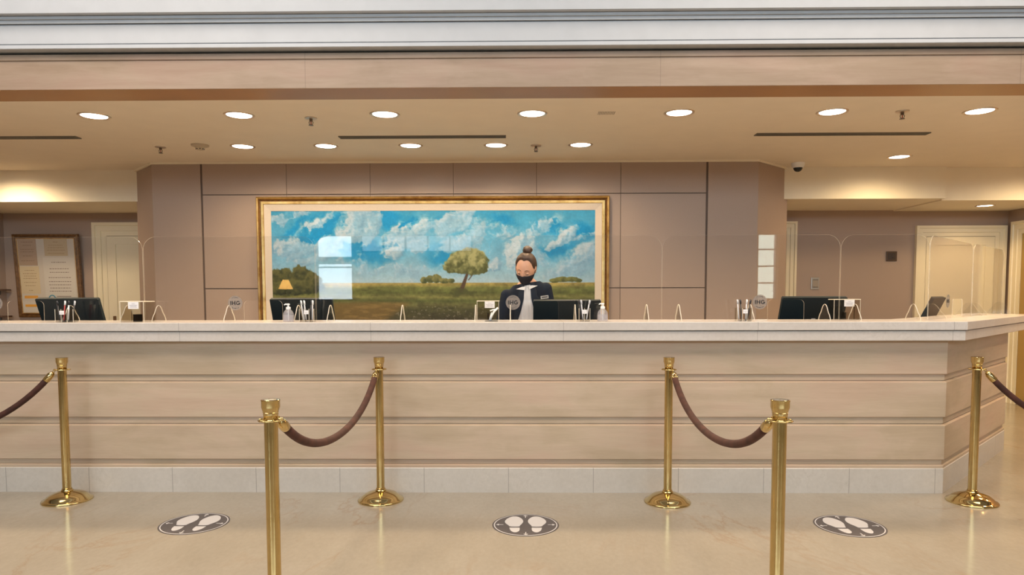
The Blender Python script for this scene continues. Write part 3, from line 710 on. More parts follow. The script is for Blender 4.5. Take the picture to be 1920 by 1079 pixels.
# ------------------------------------------------------------------ acrylic sneeze screens
YS = 4.73
ZT = at(750, 443, 1, YS).z
HS = ZT-TOP
def arc(cx, cy, r, a0, a1, n=8): return [(cx+r*math.cos(a0+(a1-a0)*i/n), cy+r*math.sin(a0+(a1-a0)*i/n)) for i in range(n+1)]
def screen_poly(W, op):
    r = .088; pts = [(0, 0)]
    if op:
        a, b = op; h, q = .142, .03
        pts += [(a, 0)]+arc(a+q, h-q, q, PI, PI/2, 6)+arc(b-q, h-q, q, PI/2, 0, 6)+[(b, 0)]
    pts += [(W, 0)]+arc(W-r, HS-r, r, 0, PI/2, 10)+arc(r, HS-r, r, PI/2, PI, 10)
    return pts
MT['film'] = None
def film():
    m = bpy.data.materials.new('frosted_silver_film'); m.use_nodes = True; nt = m.node_tree; nt.nodes.clear()
    o = nt.nodes.new('ShaderNodeOutputMaterial'); t = nt.nodes.new('ShaderNodeBsdfTransparent'); d = nt.nodes.new('ShaderNodeBsdfDiffuse')
    d.inputs[0].default_value = (.34, .30, .27, 1); x = nt.nodes.new('ShaderNodeMixShader'); x.inputs[0].default_value = .45
    L(nt, t.outputs[0], x.inputs[1]); L(nt, d.outputs[0], x.inputs[2]); L(nt, x.outputs[0], o.inputs[0]); return m
MT['film'] = film()
MT['ink'] = simple('black_lettering', (.012, .012, .014, 1), .6)
def decal(parent, u, v):
    bm = B(); lathe(bm, [(0, 0), (.050, 0), (.050, .0006), (0, .0006)], seg=48, cap=False)
    bmesh.ops.rotate(bm, verts=bm.verts, cent=(0, 0, 0), matrix=Matrix.Rotation(PI/2, 3, 'X'))
    bmesh.ops.translate(bm, verts=bm.verts, vec=(u, -.0031, v))
    s = obj('logo_sticker', bm, MT['film'], parent)
    bm = B(); base = Matrix.Translation((u, -.0044, v)) @ Matrix.Rotation(PI/2, 4, 'X')
    # bold I H G
    def bar(x0, x1, z0, z1): box(bm, u+x0, u+x1, -.0048, -.0040, v+z0, v+z1)
    k = .0045; hh_ = .0135
    bar(-.033, -.033+k*1.25, -hh_, hh_); bar(-.022, -.022+k*1.2, -hh_, hh_); bar(-.004, -.004+k*1.2, -hh_, hh_); bar(-.0175, -.002, -.0022, .0022)
    o_ = arc(.0205, 0, .0140, math.radians(42), math.radians(360-8), 22); i_ = arc(.0205, 0, .0088, math.radians(360-10), math.radians(46), 22)
    prism(bm, o_+i_, lambda a, b, t: (u+a, t, v+b), -.0048, -.0040); bar(.0215, .0345, -.0035, .0008)
    obj('lettering', bm, MT['ink'], s)
    bm = B()
    for word, a0, sgn in (('CLEAN', PI/2, -1), ('PROMISE', -PI/2, 1)):
        st = .215
        for i, ch in enumerate(word):
            a = a0+sgn*(i-(len(word)-1)/2)*st
            rr = .0385
            rot = a-PI/2 if sgn < 0 else a+PI/2
            add_text(bm, ch, .0105, base @ Matrix.Translation((rr*math.cos(a), rr*math.sin(a), 0)) @ Matrix.Rotation(rot, 4, 'Z'), .0002)
    obj('ring_lettering', bm, simple('grey_lettering', (.10, .10, .10, 1), .6), s, fix=False)
def foot(parent, u):
    """bell shaped fin that crosses the screen at right angles"""
    pr = []
    for v in [(-.093, 0), (-.088, .018), (-.072, .042), (-.060, .052), (-.048, .070), (-.034, .092), (-.018, .106), (0, .111)]: pr.append(v)
    pr = pr+[(-a, b) for a, b in pr[-2::-1]]
    bm = B(); prism(bm, pr, lambda a, b, t: (u+t, a, b+.0002), -.0030, .0030, 0, 1)
    o = obj('foot', bm, None, parent, mats=[MT['acrylic_bright'], MT['acrylic']]); return o
def screen(x0, x1, label, op, dec, feet, loc=None, rz=0):
    W = x1-x0
    t = thing('acrylic_screen', label, 'protective screen', loc or (x0, YS, TOP), rz, 'clear acrylic screens standing on the countertop')
    bm = B(); prism(bm, screen_poly(W, op), lambda a, b, tt: (a, tt, b), -.0028, .0028, 0, 1)
    obj('sheet', bm, None, t, mats=[MT['acrylic_edge'], MT['acrylic']])
    if dec is not None: decal(t, dec, .126)
    for f_ in feet: foot(t, f_)
    return t
JX = [at(px, 520, 1, YS).x for px in (-53, 269.5, 591.5, 918.5, 1241, 1575, 1742)]
fx = lambda px: at(px, 590, 1, YS).x
GP = .006
labs = ['leftmost clear acrylic screen on the countertop, in front of the framed notices', 'clear acrylic screen with a round sticker, in front of the left taupe wall panels',
        'clear acrylic screen without a sticker, left of the receptionist, full of window reflections', 'clear acrylic screen with a round silver sticker, directly in front of the receptionist',
        'clear acrylic screen with a round sticker, in front of the right angled wall corner', 'narrow clear acrylic screen with no sticker at the right corner of the counter']
ops = [(15, 83), (458, 530), None, (978, 1047), (1439, 1507), None]
dcs = [-7, 442, None, 962, 1424, None]
fts = [(-25, 133, 240), (298, 430, 560), (620, 755, 892), (957, 1078, 1212), (1272, 1406, 1546), (1603, 1712)]
for i in range(6):
    a, b_ = JX[i]+GP/2, JX[i+1]-GP/2
    screen(a, b_, labs[i], tuple(fx(p)-a for p in ops[i]) if ops[i] else None, (fx(dcs[i])-a) if dcs[i] is not None else None, [fx(p)-a for p in fts[i]])
screen(0, 1.19, 'clear acrylic screen on the angled counter end, in front of the small monitor', (.62, .90), .48, (.09, 1.10), (2.80, 4.775, TOP), PI/4)
screen(0, 1.10, 'rearmost clear acrylic screen at the far end of the angled right counter', None, None, (.10, 1.0), (2.80+.846, 4.775+.846, TOP), PI/4)

# ------------------------------------------------------------------ things on the countertop
def acrylic_box(px0, px1, ypx, yy, label, dpt=.14):
    """yy = y of its front face"""
    x0, x1 = at(px0, ypx, 1, yy).x, at(px1, ypx, 1, yy).x; zt_ = at((px0+px1)/2, ypx, 1, yy).z; h = zt_-TOP; W = x1-x0
    t = thing('acrylic_drop_box', label, 'drop box', ((x0+x1)/2, yy, TOP), 0, 'clear acrylic drop boxes on the countertop')
    w2, k = W/2, .004
    bm = B()
    for a in ((-w2, w2, 0, k), (-w2, w2, dpt-k, dpt), (-w2, -w2+k, k, dpt-k), (w2-k, w2, k, dpt-k)):
        box(bm, a[0], a[1], a[2], a[3], .0005, h-.006)
    obj('walls', bm, MT['acrylic'], t)
    for sx_ in (-1, 1):
        bm = B(); box(bm, sx_*w2-(.0035 if sx_ > 0 else 0), sx_*w2+(.0035 if sx_ < 0 else 0), -.001, .0025, .0005, h-.006); obj('edge_strip', bm, MT['acrylic_bright'], t)
    bm = B(); box(bm, -w2-.001, w2+.001, -.002, dpt+.001, h-.006, h, .001); obj('lid', bm, MT['acrylic_bright'], t)
    bm = B(); box(bm, -w2+.075 if W > .2 else -.022, (-w2+.135) if W > .2 else .048, -.004, -.0012, h-.052, h-.006); lb = obj('paper_label', bm, MT['paper'], t)
    xa, xb = (-w2+.075, -w2+.135) if W > .2 else (-.022, .048)
    bm = B()
    for z, q in ((.018, .3), (.027, .75), (.034, .6), (.041, .7)):
        m_ = (xa+xb)/2; l = (xb-xa)*q/2; box(bm, m_-l, m_+l, -.0046, -.0038, h-z-.0012, h-z+.0012)
    obj('printed_lines', bm, simple('pale_ink', (.40, .36, .38, 1), .8), lb)
    bm = B(); box(bm, -.004, .004, .02, dpt-.02, .001, .052); box(bm, -.03, .03, dpt*.5-.003, dpt*.5+.003, .001, .052); obj('inner_divider', bm, MT['acrylic'], t)
    return t
acrylic_box(224, 269, 565, 4.56, 'clear acrylic drop box with white paper label, leftmost, near the left door')
acrylic_box(894, 935.5, 564, 4.835, 'clear acrylic drop box with white paper label, beside the receptionist', .09)
acrylic_box(1564, 1614, 561, 4.835, 'clear acrylic drop box with white paper label, in front of the right monitor', .09)
def pen(loc, tilt, az, col, cap_, label, ln=.14):
    m_ = simple('pen_body', col, .3)
    d = Vector((math.sin(tilt)*math.cos(az), math.sin(tilt)*math.sin(az), math.cos(tilt)))
    t = thing('pen', label, 'pen', loc, 0, 'pens in the acrylic pen holders')
    bm = B(); tube(bm, [d*0.004, d*.015, d*(ln-.03)], [.0015, .0042, .0042], 10); obj('barrel', bm, m_, t, smooth=True)
    bm = B(); tube(bm, [d*(ln-.03), d*ln], [.0048, .0046], 10); tube(bm, [d*(ln-.004)+Vector((.006, 0, 0)), d*(ln-.03)+Vector((.006, 0, 0))], .0015, 6); obj('clip_cap', bm, simple('pen_cap', cap_, .25), t, smooth=True)
def pen_holder(px, yy, W, label, where, lab_off, pens, h=.088, n=2):
    c_ = at(px, 601, 1, yy); x = c_.x
    t = thing('pen_holder', label, 'pen holder', (x, yy, TOP), 0, 'clear acrylic pen holders on the countertop')
    w2, k, dp = W/2, .003, .05
    bm = B()
    box(bm, -w2, w2, 0, k, .0005, h); box(bm, -w2, w2, dp-k, dp, .0005, h); box(bm, -w2, w2, k, dp-k, .0005, .004)
    obj('cup', bm, MT['acrylic'], t)
    for i in range(n+1):
        xx = -w2+(W-k)*i/n; bm = B(); box(bm, xx, xx+k, .001, dp, .0005, h); n_ = len(bm.faces); box(bm, xx, xx+k, -.001, .001, .0005, h); bm.faces.ensure_lookup_table()
        for f_ in bm.faces[n_:]: f_.material_index = 1
        obj('divider', bm, None, t, mats=[MT['acrylic'], MT['acrylic_bright']])
    bm = B(); box(bm, lab_off-.0155, lab_off+.0155, -.003, -.001, h-.036, h-.010); lb = obj('paper_label', bm, MT['paper'], t)
    bm = B(); box(bm, lab_off-.010, lab_off+.010, -.0036, -.0028, h-.024, h-.0225); box(bm, lab_off-.008, lab_off+.008, -.0036, -.0028, h-.029, h-.0275); obj('printed_lines', bm, simple('pale_ink2', (.45, .42, .42, 1), .8), lb)
    for i, (dx, tl_, az, col, cc) in enumerate(pens):
        pen((x+dx, yy+dp/2, TOP+.005), tl_, az, col, cc, '%s in the pen holder %s' % (['first slim pen', 'second slim pen', 'third slim pen', 'fourth slim pen'][i]+(' from the left'), where))
W_, K_, R_, S_ = (.8, .8, .8, 1), (.02, .02, .025, 1), (.35, .03, .03, 1), (.6, .6, .62, 1)
pen_holder(120.5, 4.565, .125, 'wide clear acrylic pen holder in front of the left monitor', 'before the left monitor', -.014, [(-.045, .12, PI, K_, K_), (-.02, .1, 0, R_, W_), (.012, .05, 0, W_, K_), (.040, .13, 0.2, K_, S_)], n=3)
pen_holder(575, 4.575, .100, 'clear acrylic pen holder beside the left soap bottle', 'beside the left sanitizer bottle', -.002, [(-.028, .12, PI, S_, W_), (-.01, .1, PI, S_, W_), (.014, .08, 0, K_, K_), (.03, .03, 0, S_, W_)], n=3)
pen_holder(1096, 4.575, .075, 'small clear acrylic pen holder beside the right sanitizer bottle', 'beside the right sanitizer bottle', 0, [(-.014, .16, PI, K_, K_), (-.006, .12, PI, S_, S_), (.014, .16, 0, S_, S_)], n=2)
pen_holder(1396, 4.575, .100, 'clear acrylic pen holder with black pens left of the right round sticker', 'near the angled wall corner', .004, [(-.028, .10, PI, S_, S_), (-.01, .10, PI, K_, K_), (.014, .05, 0, S_, W_), (.026, .14, 0, K_, K_)], n=3)
def gel():
    m = bpy.data.materials.new('clear_gel_bottle'); m.use_nodes = True; nt = m.node_tree; nt.nodes.clear()
    o = nt.nodes.new('ShaderNodeOutputMaterial'); t = nt.nodes.new('ShaderNodeBsdfTransparent'); t.inputs[0].default_value = (.93, .93, .95, 1)
    d = nt.nodes.new('ShaderNodeBsdfPrincipled'); d.inputs['Base Color'].default_value = (.72, .70, .72, 1); d.inputs['Roughness'].default_value = .12
    x = nt.nodes.new('ShaderNodeMixShader'); x.inputs[0].default_value = .26
    L(nt, t.outputs[0], x.inputs[1]); L(nt, d.outputs[0], x.inputs[2]); L(nt, x.outputs[0], o.inputs[0]); return m
MT['gel'] = gel()
def bottle(px, yy, label):
    c_ = at(px, 600, 1, yy)
    t = thing('sanitizer_bottle', label, 'bottle', (c_.x, yy, TOP), 0, 'clear pump bottles on the countertop')
    bm = B(); lathe(bm, [(0, .0005), (.032, .0005), (.036, .004), (.036, .045), (.034, .058), (.024, .075), (.014, .084), (.012, .088), (0, .088)], cap=False); obj('clear_body', bm, MT['gel'], t, smooth=True)
    bm = B(); lathe(bm, [(0, .003), (.031, .003), (.0335, .006), (.0335, .046), (0, .046)], cap=False); obj('gel_fill', bm, MT['gel'], t, smooth=True)
    bm = B(); lathe(bm, [(0, .084), (.0155, .084), (.0155, .098), (.009, .101), (.0055, .102), (.0055, .113), (0, .113)], cap=False)
    obj('pump_collar', bm, MT['white'], t, auto=40)
    bm = B(); lathe(bm, [(0, .112), (.010, .112), (.011, .116), (.009, .122), (0, .123)], cap=False); tube(bm, [(0, 0, .117), (-.018, -.004, .118), (-.026, -.006, .113)], [.005, .004, .003], 8); obj('pump_nozzle', bm, MT['white'], t, auto=50)
    bm = B(); tube(bm, [(0, 0, .008), (0, 0, .084)], .003, 8); obj('dip_tube', bm, MT['white'], t)
bottle(541, 4.60, 'clear pump sanitizer bottle with white pump, before the second monitor from the left')
bottle(1130, 4.60, 'clear pump sanitizer bottle with white pump, right of the receptionist near the painting frame')
# white curved stand beside the receptionist
p = at(922, 602.3, 2, TOP)
t = thing('curved_stand', 'small white forked stand on a dark round base beside the receptionist', 'stand', (p.x, 4.64, TOP))
bm = B(); lathe(bm, [(0, .0005), (.045, .0005), (.045, .004), (.040, .006), (0, .006)], seg=32, cap=False); obj('round_base', bm, MT['dark'], t, auto=40)
bm = B(); tube(bm, [(-.008, 0, .005), (.004, 0, .04), (.018, -.002, .065), (.045, -.004, .092)], [.006, .006, .007, .006], 10); obj('main_arm', bm, MT['white'], t, smooth=True)
bm = B(); tube(bm, [(-.014, -.002, .005), (-.006, -.004, .035), (.002, -.006, .060)], [.003, .003, .0025], 8); tube(bm, [(.026, -.002, .080), (.012, -.006, .078), (-.008, -.006, .070)], [.004, .004, .005], 8); obj('side_arm', bm, MT['white'], t, smooth=True)

# ------------------------------------------------------------------ monitors on the staff desk
def monitor(x, y, ztop, W, tilt, label, rz=0, hgt=.31, sticker=False, base_z=.77):
    t = thing('computer_monitor', label, 'monitor', (x, y, base_z), rz, 'dark computer monitors seen from behind over the counter')
    H_ = hgt; T = math.radians(tilt); up = Vector((0, -math.sin(T), math.cos(T))); nr = Vector((0, -math.cos(T), -math.sin(T)))   # nr: back normal facing the lobby
    top = Vector((0, -.02, ztop-base_z))
    def P(u, v, d): return Vector((u, 0, 0))+top-up*(H_-v)+nr*d
    bm = B()
    prism(bm, [(-W/2+.006, 0), (W/2-.006, 0), (W/2, .006), (W/2, H_-.006), (W/2-.006, H_), (-W/2+.006, H_), (-W/2, H_-.006), (-W/2, .006)], lambda a, b, d: P(a, b, d), -.028, 0)
    s = obj('housing', bm, MT['screen_back'], t)
    bm = B(); prism(bm, [(-W/2+.01, .012), (W/2-.01, .012), (W/2-.01, H_-.01), (-W/2+.01, H_-.01)], lambda a, b, d: P(a, b, d), -.0295, -.0275); obj('screen', bm, simple('screen_face', (.02, .03, .05, 1), .15), t)
    a_ = P(0, H_*.32, .0); bm = B(); tube(bm, [(a_.x, a_.y+.02, a_.z), (0, a_.y+.04, a_.z-.05), (0, a_.y+.045, .012)], .018, 12); obj('stand', bm, MT['black'], t)
    bm = B(); box(bm, -.11, .11, a_.y-.05, a_.y+.13, .0005, .013, .003); obj('base', bm, MT['black'], t)
    if sticker:
        bm = B()
        for u, v, w_, h_ in sticker: prism(bm, [(u, v), (u+w_, v), (u+w_, v+h_), (u, v+h_)], lambda a, b, d: P(a, b, d), -.001, .0012)
        obj('port_label', bm, simple('label_grey', (.55, .55, .55, 1), .6), s)
    return t
def mon(pl, pr_, py, yy, label, **k):
    a, b_ = at(pl, py, 1, yy-.02), at(pr_, py, 1, yy-.02); return monitor((a.x+b_.x)/2, yy, (a.z+b_.z)/2, b_.x-a.x, 22, label, **k)
mon(65, 183, 561, 5.12, 'black monitor back at the far left, in front of the framed notices')
mon(505, 622, 561.5, 5.12, 'black monitor back before the lower left corner of the painting')
mon(1000, 1127, 564.5, 5.12, 'black monitor back in front of the receptionist', sticker=[(.055, .115, .014, .010), (.055, .135, .022, .006), (.078, .115, .03, .028)])
mon(1468, 1590, 558.5, 5.12, 'black monitor back in front of the right taupe wall and light switch', sticker=[(-.02, .118, .022, .008), (.0, .125, .03, .018), (.03, .115, .03, .008)])
# the small monitor stands on a pedestal behind the angled return
p = at(1757, 559, 1, 5.72)
bm = B(); box(bm, -.18, .18, -.14, .22, 0, .77, .004); o = obj('pedestal_cabinet', bm, MT['wood']); o.location = (p.x+.025, 5.86, 0); o.rotation_euler = (0, 0, PI/4); tag(o, 'low wooden pedestal cabinet hidden behind the angled end of the counter', 'cabinet')
monitor(p.x+.055, 5.80, p.z, .34, 24, 'small dark monitor standing at the angled right end of the counter', rz=PI/4, hgt=.30)
# ------------------------------------------------------------------ stanchions and ropes
SH = .93
def make_stanchion(loc, label):
    t = thing('rope_stanchion', label, 'stanchion', loc, 0, 'polished brass rope stanchions')
    bm = B(); lathe(bm, [(0, .0), (.146, .0), (.147, .006), (.144, .011), (.136, .014), (.130, .017), (.118, .030), (.098, .044), (.070, .055), (.045, .061), (.034, .064), (0, .064)], seg=64, cap=False); obj('domed_base', bm, MT['brass'], t, auto=50)
    bm = B(); lathe(bm, [(.0, .058), (.034, .062), (.036, .067), (.033, .072), (.028, .075), (.030, .079), (.0262, .083), (0, .083)], seg=40, cap=False); obj('collar', bm, MT['brass'], t, auto=50)
    bm = B(); lathe(bm, [(0, .07), (.0255, .07), (.0255, SH-.075), (0, SH-.075)], seg=48, cap=False); obj('pole', bm, MT['brass'], t, auto=50)
    bm = B(); z = SH-.078   # hook ring
    tube(bm, [(.0455*math.cos(a*PI/20), .0455*math.sin(a*PI/20), z) for a in range(40)], .0028, 8, closed=True)
    for a in range(4):
        c_, s_ = math.cos(a*PI/2+PI/4), math.sin(a*PI/2+PI/4); tube(bm, [(c_*.02, s_*.02, z), (c_*.046, s_*.046, z)], .0045, 8)
    lathe(bm, [(0, z-.003), (.029, z-.003), (.030, z), (.029, z+.003), (0, z+.003)], seg=40, cap=False)
    obj('hook_ring', bm, MT['brass'], t, auto=50)
    bm = B(); z = SH
    lathe(bm, [(0, z-.076), (.0262, z-.076), (.0262, z-.066), (.0275, z-.064), (.0285, z-.050), (.0300, z-.0485), (.0285, z-.047), (.0325, z-.034), (.0345, z-.028), (.0345, z-.006), (.0355, z-.004), (.0355, z-.001), (.0335, z), (.020, z-.001), (0, z-.002)], seg=48, cap=False)
    obj('cap', bm, MT['brass'], t, auto=40)
    return t
sp_ = [((-2.945, 4.355, 0), 'brass stanchion at the left, by the far-left floor area before the counter'),
       ((-.910, 4.375, 0), 'brass stanchion close to the counter, left of the middle floor sticker'),
       ((.935, 4.345, 0), 'brass stanchion close to the counter, right of the middle floor sticker'),
       ((2.873, 4.355, 0), 'brass stanchion beside the angled right corner of the counter'),
       ((-.948, 2.57, 0), 'tall foreground brass stanchion on the left, cut off by the lower edge'),
       ((.968, 2.565, 0), 'tall foreground brass stanchion on the right, cut off by the lower edge')]
st0 = make_stanchion(*sp_[0])
for l, lb in sp_[1:]: dup(st0, l, None, lb)
# the partners of the two outer ropes stand just outside the picture
dup(st0, (-4.78, 4.10, 0), None, 'brass stanchion outside the left edge that holds the leftmost rope')
dup(st0, (4.55, 4.00, 0), None, 'brass stanchion outside the right edge that holds the rightmost rope')
def rope(A, Bp, sag, label):
    A, Bp = Vector(A), Vector(Bp); n = 48; ctr = (A+Bp)/2
    t = thing('barrier_rope', label, 'rope', tuple(ctr), 0, 'brown velvet barrier ropes')
    kk = 2.0
    def P(s):
        q = (math.cosh(kk*(2*s-1))-math.cosh(kk))/(math.cosh(kk)-1)
        v = A.lerp(Bp, s); return v+Vector((0, 0, q*sag))-ctr
    pts = [P(i/n) for i in range(n+1)]
    # arc length
    d = [0]
    for a, b_ in zip(pts, pts[1:]): d.append(d[-1]+(b_-a).length)
    def at_len(l):
        for i in range(n):
            if d[i+1] >= l: f_ = (l-d[i])/(d[i+1]-d[i]); return pts[i].lerp(pts[i+1], f_)
        return pts[-1]
    T = d[-1]; e0 = .075
    bm = B(); tube(bm, [at_len(e0+(T-2*e0)*i/40) for i in range(41)], .0185, 16); obj('velvet_rope', bm, MT['rope'], t, smooth=True)
    for s_ in (0, 1):
        g_ = (lambda l: at_len(l)) if s_ == 0 else (lambda l: at_len(T-l))
        bm = B(); tube(bm, [g_(.018), g_(.022), g_(.034), g_(.040), g_(.084), g_(.087)], [.006, .013, .0175, .0205, .0215, .0205], 20); fr = obj('brass_end', bm, MT['brass'], t, auto=50)
        a = g_(0); b_ = g_(.02); dr = (b_-a).normalized()
        bm = B(); up = Vector((0, 0, 1)); 
        loop = [a+dr*(.010-.012*math.cos(q*PI/6))+up*(.010*math.sin(q*PI/6)+.002) for q in range(1, 12)]
        tube(bm, loop, .0026, 8); obj('hook', bm, MT['brass'], t, smooth=True)
RZ = SH-.080
def ends(i, dirv): 
    p = Vector(sp_[i][0]); d = Vector(dirv).normalized(); return p+Vector((d.x*.043, d.y*.043, RZ))
rope(Vector((-4.78+.045, 4.11, RZ)), ends(0, (-1, -.1, 0)), .42, 'leftmost brown velvet rope, running out of the picture from the left stanchion')
rope(ends(4, (.35, 1, 0)), ends(1, (-.15, -1, 0)), .235, 'brown velvet rope slung between the two left-centre stanchions')
rope(ends(5, (-.3, 1, 0)), ends(2, (.35, -1, 0)), .235, 'brown velvet rope slung between the two right-centre stanchions')
rope(ends(3, (1, -.2, 0)), Vector((4.55-.045, 4.0, RZ)), .40, 'rightmost brown velvet rope, running out of the picture from the corner stanchion')

# ------------------------------------------------------------------ floor stickers
MT['st_dark'] = simple('grey_vinyl', (.090, .078, .078, 1), .38, var=.06, scale=40)
MT['st_white'] = simple('pale_vinyl', (.66, .63, .61, 1), .4)
def sticker(x, y, label):
    t = thing('floor_sticker', label, 'floor sticker', (x, y, 0), 0, 'round footprint stickers on the marble floor')
    bm = B(); lathe(bm, [(0, .0004), (.192, .0004), (.192, .0012), (0, .0012)], seg=64, cap=False); obj('disc', bm, MT['st_dark'], t)
    bm = B(); lathe(bm, [(.177, .0011), (.183, .0011), (.183, .0017), (.177, .0017)], seg=64, cap=False); obj('white_ring', bm, MT['st_white'], t)
    def shp(name, poly):
        # rounded by two passes of corner cutting
        for _ in range(2):
            q = []
            for i in range(len(poly)):
                a, b_ = Vector(poly[i]), Vector(poly[(i+1) % len(poly)]); q += [tuple(a.lerp(b_, .25)), tuple(a.lerp(b_, .75))]
            poly = q
        bm = B(); prism(bm, poly, lambda a, b_, tt: (a, b_, tt), .0011, .0018); obj(name, bm, MT['st_white'], t)
    for s in (-1, 1):
        shp('sole_print', [(s*a, b_) for a, b_ in [(.062, .150), (.092, .135), (.118, .085), (.122, .035), (.098, -.012), (.092, -.034), (.033, -.034), (.034, -.018), (.014, .035), (.014, .085), (.036, .135)]])
        shp('heel_print', [(s*a, b_) for a, b_ in [(.094, -.052), (.092, -.052), (.088, -.095), (.070, -.128), (.050, -.128), (.034, -.10), (.034, -.052), (.036, -.052)]])
    for k in range(4):
        a = k*PI/2; c_, s_ = math.cos(a), math.sin(a)
        r0, r1 = (.128, .170) if k % 2 == 0 else (.125, .170)
        loc = lambda u, v: (u*c_-v*s_, u*s_+v*c_)
        bm = B(); prism(bm, [loc(*q) for q in [(r0, -.0025), (r1-.012, -.0025), (r1-.018, -.010), (r1-.013, -.013), (r1, 0), (r1-.013, .013), (r1-.018, .010), (r1-.012, .0025), (r0, .0025)]], lambda a_, b_, tt: (a_, b_, tt), .0011, .0017)
        obj('arrow', bm, MT['st_white'], t)
sticker(at(366, 981.5, 2, 0).x, 3.905, 'round grey footprint sticker on the floor, nearest the left stanchion')
sticker(at(985.5, 984, 2, 0).x, 3.895, 'round grey footprint sticker on the floor, in the middle between the two roped pairs')
sticker(at(1593, 987, 2, 0).x, 3.89, 'round grey footprint sticker on the floor, nearest the right corner of the counter')

# ------------------------------------------------------------------ lobby table lamp behind the camera, seen as a reflection
t = thing('side_table', 'round wooden side table in the lobby behind the camera', 'table', (-4.27, -3.0, 0))
bm = B(); lathe(bm, [(0, .68), (.34, .68), (.35, .69), (.35, .71), (.34, .72), (0, .72)], cap=False); obj('tabletop', bm, MT['wood'], t, auto=40)
bm = B(); lathe(bm, [(0, 0), (.2, 0), (.2, .02), (.04, .05), (.035, .4), (.05, .66), (.05, .681), (0, .681)], cap=False); obj('pedestal', bm, MT['wood'], t, auto=40)
t = thing('table_lamp', 'table lamp with a glowing amber pleated shade on the lobby side table', 'lamp', (-4.27, -3.0, .72))
bm = B(); lathe(bm, [(0, 0.0005), (.09, 0.0005), (.09, .02), (.03, .04), (.05, .15), (.07, .25), (.03, .38), (.012, .42), (.012, .80), (0, .80)], cap=False); obj('lamp_base', bm, MT['brass'], t, auto=50)
bm = B(); lathe(bm, [(.125, .73), (.055, .895)], cap=False); obj('lamp_shade', bm, emis('amber_shade', (1.0, .50, .12, 1), 9), t, smooth=True)
# ------------------------------------------------------------------ receptionist
PO = Vector((.045, 5.47, 0))
person = thing('person', 'woman with a hair bun, dark face mask and navy blazer looking down behind the counter', 'person', tuple(PO))
SKIN = simple('skin', (.66, .37, .245, 1), .5, var=.05, scale=30); SKIN.node_tree.nodes['Principled BSDF'].inputs['Subsurface Weight'].default_value = .08
NAVY = simple('navy_blazer_wool', (.006, .013, .027, 1), .85, spec=.15, var=.12, scale=120)
MASKM = simple('dark_mask_cloth', (.016, .018, .028, 1), .9, spec=.2)
HAIR = simple('brown_hair', (.050, .024, .014, 1), .5, var=.5, scale=60, stretch=(1, .35, .35))
BLOUSE = simple('white_blouse', (.72, .70, .68, 1), .7)
ROLLT_ = 0
RINGS = [(.80, .165, .115), (.90, .172, .120), (.98, .155, .108), (1.06, .128, .092), (1.16, .132, .095), (1.25, .145, .102), (1.32, .152, .098), (1.37, .140, .086), (1.400, .108, .072), (1.435, .072, .058), (1.455, .055, .052)]
def tor(z):
    z = max(RINGS[0][0], min(RINGS[-1][0], z))
    for a, b_ in zip(RINGS, RINGS[1:]):
        if a[0] <= z <= b_[0]:
            f_ = (z-a[0])/(b_[0]-a[0]); rx = a[1]+(b_[1]-a[1])*f_; ry = a[2]+(b_[2]-a[2])*f_
            break
    lean = -.17*max(0, z-.93)
    return rx, ry, lean
ROLLT = .16      # torso roll: the shoulder at picture right is higher
def T(z, a, off=0):
    rx, ry, cy = tor(z); x = (rx+off)*math.sin(a); y = cy-(ry+off)*math.cos(a)
    return Vector((x, y, z+ROLLT*x*max(0, min(1, (z-.95)/.4))))
def torso(bm, z0, z1, off, n=14, seg=40):
    rings = []
    for i in range(n+1):
        z = z0+(z1-z0)*i/n; rings.append([bm.verts.new(T(z, 2*PI*k/seg, off)) for k in range(seg)])
    for a, b_ in zip(rings, rings[1:]):
        for k in range(seg): bm.faces.new([a[k], a[(k+1) % seg], b_[(k+1) % seg], b_[k]])
    bm.faces.new(rings[0][::-1]); bm.faces.new(rings[-1])
def remesh(name, bm, mat, vox, smooth_it=3):
    bmesh.ops.recalc_face_normals(bm, faces=bm.faces)
    me = bpy.data.meshes.new(name+'_raw'); bm.to_mesh(me); bm.free()
    o = bpy.data.objects.new(name+'_raw', me); C.objects.link(o)
    r = o.modifiers.new('r', 'REMESH'); r.mode = 'VOXEL'; r.voxel_size = vox; r.use_smooth_shade = True
    if smooth_it:
        s = o.modifiers.new('s', 'SMOOTH'); s.iterations = smooth_it; s.factor = .5
    dg = bpy.context.evaluated_depsgraph_get(); m2 = bpy.data.meshes.new_from_object(o.evaluated_get(dg)); m2.name = name
    bpy.data.objects.remove(o); bpy.data.meshes.remove(me)
    m2.materials.clear(); m2.materials.append(mat)
    for p_ in m2.polygons: p_.use_smooth = True
    ob = bpy.data.objects.new(name, m2); C.objects.link(ob); ob.parent = person
    return ob
def limb(bm, pts, rad, seg=16):
    tube(bm, pts, rad, seg)
    for p_, r_ in zip(pts, rad): blob(bm, p_, r_*.985, 14, 10)
